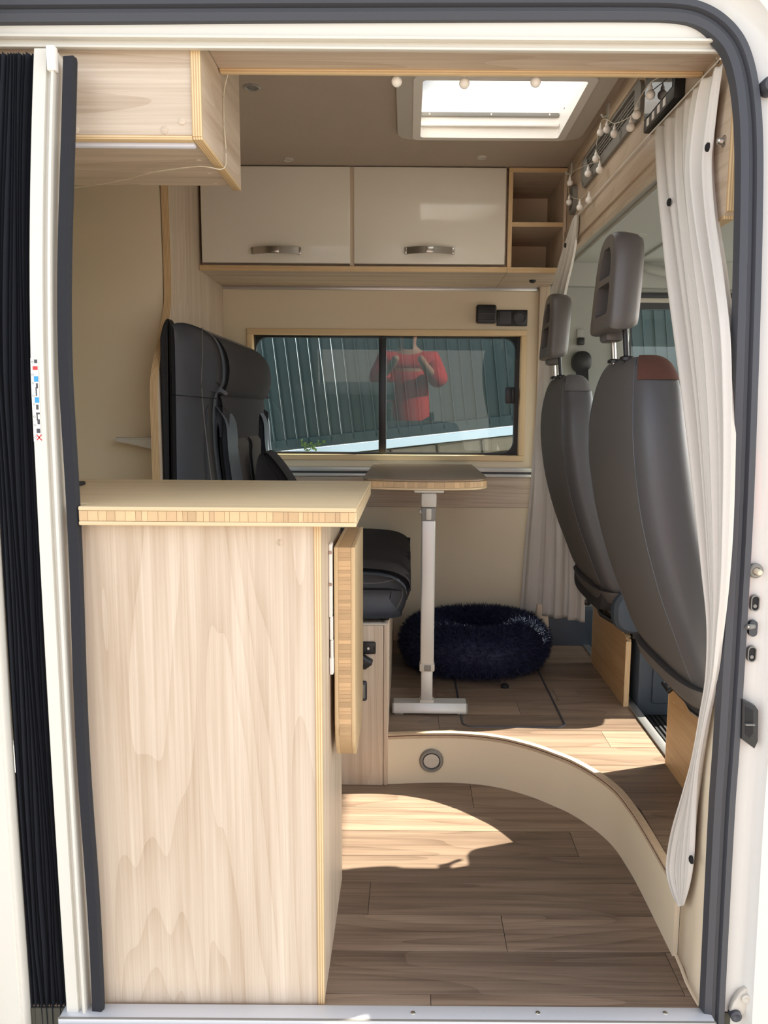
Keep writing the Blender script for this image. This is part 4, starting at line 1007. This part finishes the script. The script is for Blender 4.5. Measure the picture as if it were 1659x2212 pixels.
# ---- string lights
sg = thing('string_lights', (.5, .3, 1.66), 'string of frosted white ball bulbs along the soffit and vent', 'string lights')
bme = bpy.data.meshes.new('bulb'); bm = NB(); bmesh.ops.create_icosphere(bm, subdivisions=3, radius=.0098)
for f_ in bm.faces: f_.smooth = True
bm.to_mesh(bme); bm.free(); bme.materials.append(BULB)
cme = bpy.data.meshes.new('bulb_cap'); bm = lathe(NB(), [(.0045, .0085), (.0042, .015), (.0025, .018), (.0012, .024)], (0, 0, 0), 'z', 10)
bmesh.ops.recalc_face_normals(bm, faces=bm.faces); bm.to_mesh(cme); bm.free(); cme.materials.append(WPLAS)
soff = [(857, 176), (1003, 180), (1157, 177)]
bulbs = [atY(px, py, .252) for px, py in soff]
pan = [(1405, 205), (1375, 248), (1362, 275), (1327, 289), (1311, 280), (1297, 286), (1287, 343), (1295, 367), (1270, 375), (1231, 395), (1229, 437), (1252, 448), (1272, 432)]
bulbs += [atX(px, py, XP-.024-(.012 if (px, py) == (1405, 205) else 0)) for px, py in pan]
for p in bulbs:
    b_ = obj('bulb', bme, None, sg, p); obj('bulb_cap', cme, None, b_, p)
w = [Vector((p.x, .245, 1.714)) for p in bulbs[:3]]
path = [Vector((-.335, .245, 1.712)), w[0], w[1], w[2], Vector((.46, .247, 1.71)), Vector((.512, .33, 1.75))]+[p+Vector((0, 0, .025)) for p in bulbs[3:]]
sp2 = spline(path, 6)
obj('wire', tube(NB(), sp2, .0011, 5), WIRE, sg)
for px, py, i in ((1315, 240, 0), (1235, 366, 1)):
    c = atX(px, py, XP-.004)
    hk = thing('adhesive_hook', c, ['clear adhesive hook holding string lights above the vent', 'clear adhesive hook by the shelf holding string lights'][i], 'hook', 'adhesive hooks')
    obj('pad', prism(NB(), rrect(c.y-.010, c.y+.010, c.z-.022, c.z+.022, .008), 'x', XP-.009, XP-.004), mat('clear_plastic', (196, 198, 190), .2), hk)
    obj('hook', tube(NB(), [c+Vector((-.005, 0, -.012)), c+Vector((-.014, 0, -.016)), c+Vector((-.02, 0, -.008))], .003, 6), MATS['clear_plastic'], hk)
# thin lead across the overhead cabinet
ld = [Vector((-.338, .245, 1.714)), Vector((OX+.003, .255, 1.68)), Vector((OX+.003, .25, 1.62)), Vector((OX+.004, .255, 1.572)), Vector((OX, .245, OZ-.008)), Vector((OX-.04, .225, OZ-.010))]+[atZ(px, py, OZ-.011) for px, py in ((330, 372), (270, 388), (200, 400), (150, 407))]
lc = obj('power_lead', tube(NB(), spline(ld, 6), .0012, 5), WIRE); rebase(lc, (OX, .25, 1.54)); tag(lc, 'thin pale wire hanging across the overhead cabinet', 'wire')

# ---- curtains
def curtain(name, rowspec, folds, amp, label, seed):
    """rowspec: (near point, far point, fold depth factor)"""
    random.seed(seed); ph = [random.uniform(-.4, .4) for _ in range(8)]
    r = thing(name, rowspec[-1][0], label, 'curtain', 'cab curtains')
    A = spline([a for a, b, k_ in rowspec], 8); B = spline([b for a, b, k_ in rowspec], 8); K = spline([(k_, 0, 0) for a, b, k_ in rowspec], 8)
    bm = NB(); R = []; nu = folds*12
    for a, b, kk in zip(A, B, K):
        d = b-a; nrm = Vector((-d.y, d.x, 0)).normalized(); zz_ = (a.z+b.z)/2; ring = []
        for i in range(nu+1):
            u = i/nu; w_ = math.sin(u*folds*2*PI+.8*math.sin(u*5+ph[0])+ph[1]*zz_*2)*(.65+.35*math.sin(u*9+ph[2]*4))
            w_ += .35*math.sin(u*folds*.9*2*PI*.5+zz_*2+ph[3])
            ring.append(bm.verts.new(a+d*(u+.012*math.sin(u*folds*4*PI))+nrm*amp*kk.x*w_))
        R.append(ring)
    for P, Q in zip(R, R[1:]):
        for j in range(nu): bm.faces.new((P[j], P[j+1], Q[j+1], Q[j]))
    o = obj('cloth', bm, CURT, r, ang=180)
    sd = o.modifiers.new('solid', 'SOLIDIFY'); sd.thickness = .0016; sd.offset = 0
    return r, R
nr = [(1557, 138), (1545, 210), (1534, 300), (1530, 360), (1538, 460), (1558, 590), (1574, 720), (1579, 860), (1579, 1000), (1575, 1150), (1568, 1270), (1557, 1370), (1546, 1470), (1528, 1560), (1512, 1650), (1505, 1730), (1502, 1800), (1497, 1870), (1488, 1920), (1477, 1956)]
fr_ = [(1421, 283), (1424, 305), (1431, 360), (1438, 420), (1447, 500), (1458, 600), (1472, 720), (1488, 850), (1500, 960), (1515, 1110), (1526, 1240), (1535, 1350), (1531, 1460), (1518, 1540), (1500, 1640), (1477, 1720), (1452, 1800), (1440, 1875), (1450, 1925), (1466, 1958)]
kx = [.55, .8, 1, 1.1, 1.1, 1.1, 1, .9, .8, .7, .55, .45, .4, .4, .45, .5, .5, .45, .3, .15]
rowspec = []
for i_, (a_, b_, k_) in enumerate(zip(nr, fr_, kx)):
    xx = .520 if i_ < 8 else .520+.012*min(1, (i_-7)/5)
    rowspec.append((atX(a_[0], a_[1], xx), atX(b_[0], b_[1], xx), k_))
nc, R_ = curtain('cab_curtain', rowspec, 7, .015, 'pale grey cloth curtain gathered beside the door pillar', 4)
fspec = [(1.70, (.523, 1.215), (.523, 1.27), .3), (1.66, (.523, 1.215), (.520, 1.33), .5), (1.58, (.522, 1.25), (.510, 1.44), .6), (1.45, (.522, 1.39), (.50, 1.56), .7), (1.25, (.535, 1.50), (.492, 1.66), .7),
    (1.0, (.58, 1.59), (.487, 1.71), .8), (.80, (.64, 1.585), (.480, 1.73), .9), (.60, (.67, 1.59), (.470, 1.745), 1.0), (.42, (.685, 1.60), (.462, 1.75), 1.0), (.285, (.69, 1.61), (.458, 1.755), 1.0)]
fc, R_ = curtain('cab_curtain', [(Vector((a[0], a[1], z)), Vector((b[0], b[1], z)), k_) for z, a, b, k_ in fspec], 5, .016, 'pale grey cloth curtain hanging behind the far cab seat', 8)
def snap(root, p, axis='x'):
    obj('press_stud', lathe(NB(), [(.0075, .002), (.0075, -.001), (.005, -.003), (0, -.0035)], p, axis, 14), BLK2, root)
snap(nc, atX(1528, 318, .512)); snap(nc, atX(1445, 437, .506)); snap(nc, atX(1493, 1857, .524), 'x')
snap(fc, atX(1221, 530, .49)); snap(fc, atX(1265, 1303, .66))
hk = thing('curtain_hook', (XP, .13, 1.69), 'small metal hook holding the gathered curtain at the bulkhead end', 'hook')
obj('ring', tube(NB(), [(XP-.012, .130+.010*math.cos(a), 1.695+.010*math.sin(a)) for a in [2*PI*i/16 for i in range(16)]], .0015, 6, closed=True), STEEL, hk)
obj('screw_eye', tube(NB(), [(XP, .095, 1.695), (XP-.01, .10, 1.70), (XP-.013, .115, 1.698)], .0018, 6), STEEL, hk)
# curtain wire
cw = obj('curtain_wire', tube(NB(), [(XP-.012, .12, 1.688), (XP-.012, .5, 1.697), (XP-.012, 1.28, 1.702)], .0018, 6), WPLAS); rebase(cw, (XP, .12, 1.69)); tag(cw, 'white curtain wire stretched along the bulkhead panel', 'wire')

# ---- insect screen at the door
def yzpath(x, dy, z0=-.02, z1=1.665, n=30): return [(x, yb(z0+(z1-z0)*i/n)+dy, z0+(z1-z0)*i/n) for i in range(n+1)]
post = thing('screen_post', (-.575, 0, -.02), 'cream aluminium post of the folding insect screen', 'post')
px_ = [(-.022, .013), (-.020, .016), (.0, .016), (.001, .009), (.006, .009), (.007, .015), (.010, .019), (.014, .019), (.014, -.014), (-.022, -.014)]
obj('profile', sweep(NB(), yzpath(-.590, -.002), px_, fixed=Vector((0, -1, 0))), RAILW, post)
obj('top_clip', bx(-.586, -.572, yb(1.64)-.026, yb(1.64)-.012, 1.63, 1.668, .002), WPLAS, post)
obj('foot', bx(-.612, -.570, -.03, .006, -.025, 0.0, .003), RAILW, post)
st_ = obj('instruction_sticker', NB(), WPLAS, post); bm = NB(); R = []
for i in range(13):
    py = 775+i*(953-775)/12
    R.append([body_pt(78+(py-775)*.062, py, -.0275), body_pt(92+(py-775)*.062, py, -.0275)])
# sticker follows the bulged post; pictograms are small raised prints
def post_pt(u, z): return Vector((-.6105+u, yb(z)-.0186, z))
zs0, zs1 = body_pt(88, 775).z, body_pt(95, 953).z
V_ = [[bm.verts.new(post_pt(0, zs0+(zs1-zs0)*i/12)), bm.verts.new(post_pt(.0125, zs0+(zs1-zs0)*i/12))] for i in range(13)]
for a, b in zip(V_, V_[1:]): bm.faces.new((a[0], a[1], b[1], b[0]))
bm.to_mesh(st_.data); bm.free()
if not st_.data.materials: st_.data.materials.append(WPLAS)
RED, BLU, INK = mat('print_red', (196, 60, 60), .6), mat('print_blue', (60, 150, 200), .6), mat('print_ink', (70, 70, 74), .6)
H = zs0-zs1
def mark(u, fr, du, dz, m_): 
    z = zs0-H*fr; o = obj('print', bx(-du/2, du/2, -.0002, .0, -dz/2, dz/2), m_, st_, post_pt(u, z)+Vector((0, -.0002, 0)), smooth=False); return o
for u, fr, du, dz, m_ in ((.0075, .12, .008, .006, RED), (.0085, .25, .007, .009, BLU), (.0085, .50, .007, .009, BLU), (.0085, .04, .005, .006, INK), (.0095, .33, .003, .008, INK), (.008, .40, .002, .014, INK), (.0085, .585, .004, .008, INK), (.009, .66, .006, .003, INK), (.0075, .70, .002, .012, INK), (.0095, .76, .004, .008, INK), (.0085, .87, .006, .007, INK)): mark(u, fr, du, dz, m_)
for s_ in (-1, 1):
    o = mark(.009, .95, .0018, .012, RED); o.rotation_euler.y = s_*.7
for fr in (.05, .2, .3, .45, .55, .70, .80, .95):
    z = zs0-H*fr; obj('print', tube(NB(), [(.0016*math.cos(a), 0, .0016*math.sin(a)) for a in [2*PI*i/10 for i in range(10)]], .0003, 4, closed=True, up=Vector((0, 1, 0))), INK, st_, post_pt(.003, z))
# pleated mesh
bm = NB(); R = []; n = 24; x0, x1 = -.684, -.613
for iz in range(41):
    z = -.075+1.745*iz/40; ring = []
    for i in range(n+1):
        u = i/n
        wob = .004*math.sin(z*7+u*9)+.006*math.exp(-((z-.12)/.09)**2)*math.sin(u*14+1)
        xl = x0+.0*z
        ring.append(bm.verts.new((xl+(x1-xl)*u+wob*u*(1-u)*3, yb(z)+.004+(.012 if i % 2 else -.004)+.003*math.sin(i*1.7+z*3), z)))
    R.append(ring)
for P, Q in zip(R, R[1:]):
    for j in range(n): bm.faces.new((P[j], P[j+1], Q[j+1], Q[j]))
o_ = obj('pleated_screen', bm, PLEAT, smooth=False); rebase(o_, (-.65, 0, -.03)); tag(o_, 'black pleated insect screen folded beside the cream post', 'insect screen')
# dark fabric strip between post and kitchen
o_ = obj('fabric_edge', sweep(NB(), [(x+.002*math.sin(z*9), y, z) for x, y, z in yzpath(-.5555, -.008, -.01, 1.655, 40)], [(-.010, -.006), (-.006, -.010), (-.001, -.008), (.002, -.010), (.007, -.008), (.010, .002), (.007, .010), (-.010, .008)], fixed=Vector((0, -1, 0))), VELV)
rebase(o_, (-.553, .02, -.01)); tag(o_, 'black fabric strip running down between screen post and cabinet', 'fabric strip')
# left frame rail, seen below
o_ = obj('cassette_rail', sweep(NB(), yzpath(-.714, -.008, -.06, 1.66), [(-.026, .014), (.020, .014), (.021, .011), (.026, .011), (.028, .008), (.028, -.012), (-.026, -.012)], fixed=Vector((0, -1, 0))), RAILW)
rebase(o_, (-.714, 0, -.06)); tag(o_, 'cream side rail at the outer edge of the pleated screen', 'rail')

# ---- details on the white door jamb
def jp(px, py, dy=0): return body_pt(px, py, dy-.004)
p = jp(1632, 1233)
o_ = thing('door_switch', p, 'round grey push switch with cream plunger on the white jamb', 'switch')
obj('collar', lathe(NB(), [(.0125, .004), (.0125, -.002), (.0105, -.004), (.007, -.004), (.006, -.002)], p, 'y', 22), GREYP, o_)
obj('plunger', lathe(NB(), [(.005, .0), (.005, -.016), (.0035, -.018), (0, -.018)], p, 'y', 16), PILL, o_)
for (px, py), lab in (((1631, 1303), 'upper oval slot in the white jamb below the push switch'), ((1624, 1413), 'lower oval slot in the white jamb above the black latch')):
    p = jp(px, py); t = thing('jamb_slot', p, lab, 'slot', 'jamb slots')
    obj('rim', ring_prism(NB(), rrect(p.x-.0075, p.x+.0075, p.z-.014, p.z+.014, .007), rrect(p.x-.0058, p.x+.0058, p.z-.012, p.z+.012, .0055), 'y', p.y-.002, p.y+.004), GREYP, t)
    obj('cavity', prism(NB(), rrect(p.x-.006, p.x+.006, p.z-.0125, p.z+.0125, .0055), 'y', p.y-.0002, p.y+.004), BLK2, t)
    obj('bottom_screw', lathe(NB(), [(.0035, 0), (.003, -.0015), (0, -.0015)], (p.x, p.y-.0002, p.z-.005), 'y', 10), GREYP, t)
p = jp(1626, 1357); t = thing('guide_pin', p, 'grey guide pin in an oval slot of the white jamb', 'pin')
obj('plate', prism(NB(), rrect(p.x-.007, p.x+.007, p.z-.014, p.z+.014, .0065), 'y', p.y-.003, p.y+.004), RUBBER, t)
obj('pin', tube(NB(), [p+Vector((0, -.002, .004)), p+Vector((-.012, -.010, .005))], .0045, 12), GREYP, t)
obj('pin_tip', tube(NB(), [p+Vector((-.011, -.0095, .005)), p+Vector((-.016, -.012, .005))], .003, 12), STEEL, t)
p = jp(1613, 1557); t = thing('latch_striker', p, 'black trapezoid latch plate on the white jamb', 'latch')
q = [jp(1597, 1505), jp(1626, 1520), jp(1633, 1530), jp(1632, 1595), jp(1624, 1612), jp(1595, 1590)]
obj('plate', prism(NB(), [(v_.x, v_.z) for v_ in q], 'y', p.y-.012, p.y+.004, .003), BLACK, t)
q = [jp(1603, 1520), jp(1620, 1528), jp(1620, 1578), jp(1612, 1588), jp(1603, 1580)]
obj('pocket', prism(NB(), [(v_.x, v_.z) for v_ in q], 'y', p.y-.0125, p.y-.004), BLK2, t)
a, b = jp(1602, 1558), jp(1622, 1558); obj('striker_bar', bx(a.x, b.x, p.y-.017, p.y-.012, a.z-.001, a.z+.001), GREYP, t)
p = jp(1592, 2165); t = thing('door_guide', p, 'pale plastic door guide with two round ends low on the jamb', 'guide')
ol = [jp(1607, 2128), jp(1617, 2132), jp(1617, 2150), jp(1605, 2180), jp(1592, 2200), jp(1577, 2195), jp(1573, 2180), jp(1580, 2160), jp(1595, 2138)]
obj('plate', prism(NB(), [(v_.x, v_.z) for v_ in ol], 'y', p.y-.008, p.y+.004, .003), LGREY, t)
c = jp(1606, 2148); obj('round_end', lathe(NB(), [(.008, 0), (.008, -.012), (.005, -.013), (0, -.010)], c, 'y', 18), LGREY, t)
c = jp(1584, 2184); obj('rubber_buffer', lathe(NB(), [(.0105, 0), (.0105, -.014), (.007, -.016), (0, -.012)], c, 'y', 18), RUBBER, t)
p = jp(1657, 190); o_ = obj('rubber_bumper', lathe(NB(), [(.014, .004), (.014, -.012), (.011, -.018), (0, -.018)], p, 'y', 20), RUBBER); rebase(o_, p); tag(o_, 'round dark rubber bumper high on the white jamb', 'bumper')
random.seed(2)

# ================================================================== OUTSIDE
gz = -.55
g_ = obj('paving', bx(-14, 14, -16, 14, gz-.1, gz), ASPH, smooth=False); rebase(g_, (0, 0, gz)); struct(g_); g_.name = 'ground'
# steel fence and stone wall seen through the windows, on sloping ground
FY = 3.6; ANG = math.radians(6.6)
fr = Matrix.Rotation(-ANG, 4, 'Y')
def fpt(px, py, y): return atY(px, py, y)
pivot = fpt(850, 945, FY)      # point on the rail under the slats
fence = thing('steel_fence', pivot, 'dark green steel slat fence outside the far window', 'fence')
fence.rotation_euler.y = -ANG
def fobj(name, bm, m_, smooth=True):
    bmesh.ops.recalc_face_normals(bm, faces=bm.faces); me = bpy.data.meshes.new(name); bm.to_mesh(me); bm.free(); me.materials.append(m_)
    o = bpy.data.objects.new(name, me); COL.objects.link(o); o.parent = fence; return o
PITW = .0715
wide = NB(); box(wide, -.037, .037, -.004, .004, 0, 2.6); box(wide, -.037, -.028, -.022, .004, 0, 2.6)
nar = NB(); box(nar, -.034, .0325, -.004, .004, 0, 2.6); box(nar, -.034, -.026, -.022, .004, 0, 2.6)
mw, mn = bpy.data.meshes.new('slat'), bpy.data.meshes.new('slat')
wide.to_mesh(mw); nar.to_mesh(mn); mw.materials.append(FENCE); mn.materials.append(FENCE)
for i in range(-20, 34):
    o = bpy.data.objects.new('slat', mn if i < -3 else mw); COL.objects.link(o); o.parent = fence; o.location = (i*PITW, (.002 if i % 2 else -.002), .02)
fobj('bottom_rail', bx(-1.6, 2.5, -.02, .02, -.005, .06, .004), FENCE)
fobj('post', bx(1.55, 1.63, .02, .08, -.3, 2.6, .005), FENCE)
bmw = thing('stone_wall', pivot, 'low rough stone wall with pale coping under the steel fence', 'wall'); bmw.rotation_euler.y = -ANG
fence_s = fence; fence = bmw
fobj('coping', bx(-1.7, 2.6, -.03, .08, -.064, -.012, .004), BEAM)
fobj('mortar_core', bx(-1.7, 2.6, .01, .2, -1.3, -.064), MORTAR)
random.seed(31)
z = -.066
for row in range(5):
    hgt = [.10, .12, .11, .14, .14][row]; x = -1.7+random.uniform(0, .15)
    while x < 2.5:
        w_ = random.uniform(.16, .34); bm = bx(x+.006, x+w_-.006, -.012+random.uniform(-.012, .006), .05, z-hgt+.006, z-.006, .014, 2)
        for v_ in bm.verts: v_.co += Vector((random.uniform(-.005, .005), random.uniform(-.005, .003), random.uniform(-.004, .004)))
        fobj('stone', bm, STONE); x += w_
    z -= hgt
fence = fence_s
# weed growing on the coping
c = fpt(665, 975, FY-.1); wd = thing('weed', c, 'small leafy weed growing at the foot of the fence', 'plant')
random.seed(6)
for i in range(5):
    a = random.uniform(-.9, .9); tip = c+Vector((math.sin(a)*.06-.04*(i-2), random.uniform(-.03, .03), .03+.03*math.cos(a)))
    obj('stem', tube(NB(), [c, (c+tip)/2+Vector((0, 0, .015)), tip], .002, 5), LEAF, wd)
    for j in range(6):
        b = c.lerp(tip, .3+.14*j); d = Vector((random.gauss(0, 1), random.gauss(0, .5), random.gauss(.3, .6))).normalized(); s_ = d.cross(Vector((0, 1, .3))).normalized()
        bm = NB(); L = random.uniform(.018, .034)
        v_ = [bm.verts.new(b), bm.verts.new(b+d*L*.5+s_*L*.22), bm.verts.new(b+d*L), bm.verts.new(b+d*L*.5-s_*L*.22)]; bm.faces.new(v_)
        obj('leaf', bm, LEAF, wd, smooth=False)

# ---- the photographer, who shows only as a reflection in the far window
pr = thing('person', (.0, -1.72, gz), 'person in a loose red shirt holding up a phone, reflected in the far window', 'person')
SK = mat('skin', (196, 150, 124), .5); REDC = mat('red_shirt', (214, 62, 62), .85, noise=.12, nscale=8); TRS = mat('dark_trousers', (40, 42, 52), .9)
def skinbody(name, verts, edges, radii, m_, root_i=0, sub=2):
    me = bpy.data.meshes.new(name); me.from_pydata(verts, edges, []); o = bpy.data.objects.new(name, me); COL.objects.link(o)
    o.modifiers.new('s', 'SKIN'); sv = me.skin_vertices[0].data
    for i, r in enumerate(radii): sv[i].radius = (r if isinstance(r, tuple) else (r, r)); sv[i].use_root = i == root_i
    md = o.modifiers.new('d', 'SUBSURF'); md.levels = sub; md.render_levels = sub
    bpy.context.view_layer.update(); new = bpy.data.meshes.new_from_object(o.evaluated_get(bpy.context.evaluated_depsgraph_get()))
    o.modifiers.clear(); o.data = new; bpy.data.meshes.remove(me); new.materials.clear(); new.materials.append(m_)
    for p_ in new.polygons: p_.use_smooth = True
    o.parent = pr; return o
# local coordinates: origin on the ground, facing +y
V = [(0, 0, .92), (0, 0, 1.12), (0, .0, 1.32), (0, -.01, 1.45), (0, 0, 1.54), (0, .01, 1.62), (0, .01, 1.72),
     (.10, 0, .86), (.11, .01, .48), (.11, -.02, .09), (.12, .13, .04), (-.10, 0, .86), (-.11, .01, .48), (-.11, -.02, .09), (-.12, .13, .04),
     (.18, -.01, 1.41), (.26, .10, 1.24), (.13, .27, 1.42), (.09, .31, 1.49), (-.18, -.01, 1.41), (-.26, .10, 1.24), (-.13, .27, 1.42), (-.09, .31, 1.49)]
E_ = [(0, 1), (1, 2), (2, 3), (3, 4), (4, 5), (5, 6), (0, 7), (7, 8), (8, 9), (9, 10), (0, 11), (11, 12), (12, 13), (13, 14), (3, 15), (15, 16), (16, 17), (17, 18), (3, 19), (19, 20), (20, 21), (21, 22)]
Rr = [.14, .13, .15, .11, .055, .085, .075, .085, .06, .045, .04, .085, .06, .045, .04, .06, .045, .032, .03, .06, .045, .032, .03]
skinbody('body', V, E_, Rr, SK)
T = [(0, 0, .80), (0, 0, 1.0), (0, 0, 1.2), (0, 0, 1.36), (0, 0, 1.46), (.19, -.01, 1.42), (.27, .09, 1.25), (.19, .21, 1.35), (-.19, -.01, 1.42), (-.27, .09, 1.25), (-.19, .21, 1.35)]
skinbody('shirt', T, [(0, 1), (1, 2), (2, 3), (3, 4), (4, 5), (5, 6), (6, 7), (4, 8), (8, 9), (9, 10)], [(.22, .16), (.20, .16), (.19, .16), (.20, .15), (.13, .10), .10, .085, .075, .10, .085, .075], REDC)
skinbody('trousers', [(0, 0, .92), (.10, 0, .84), (.11, .01, .48), (.11, -.02, .10), (-.10, 0, .84), (-.11, .01, .48), (-.11, -.02, .10)], [(0, 1), (1, 2), (2, 3), (0, 4), (4, 5), (5, 6)], [.16, .11, .085, .075, .11, .085, .075], TRS)
obj('phone', bx(-.038, .038, -1.345, -1.336, 1.0, 1.155, .006), BLACK, pr)
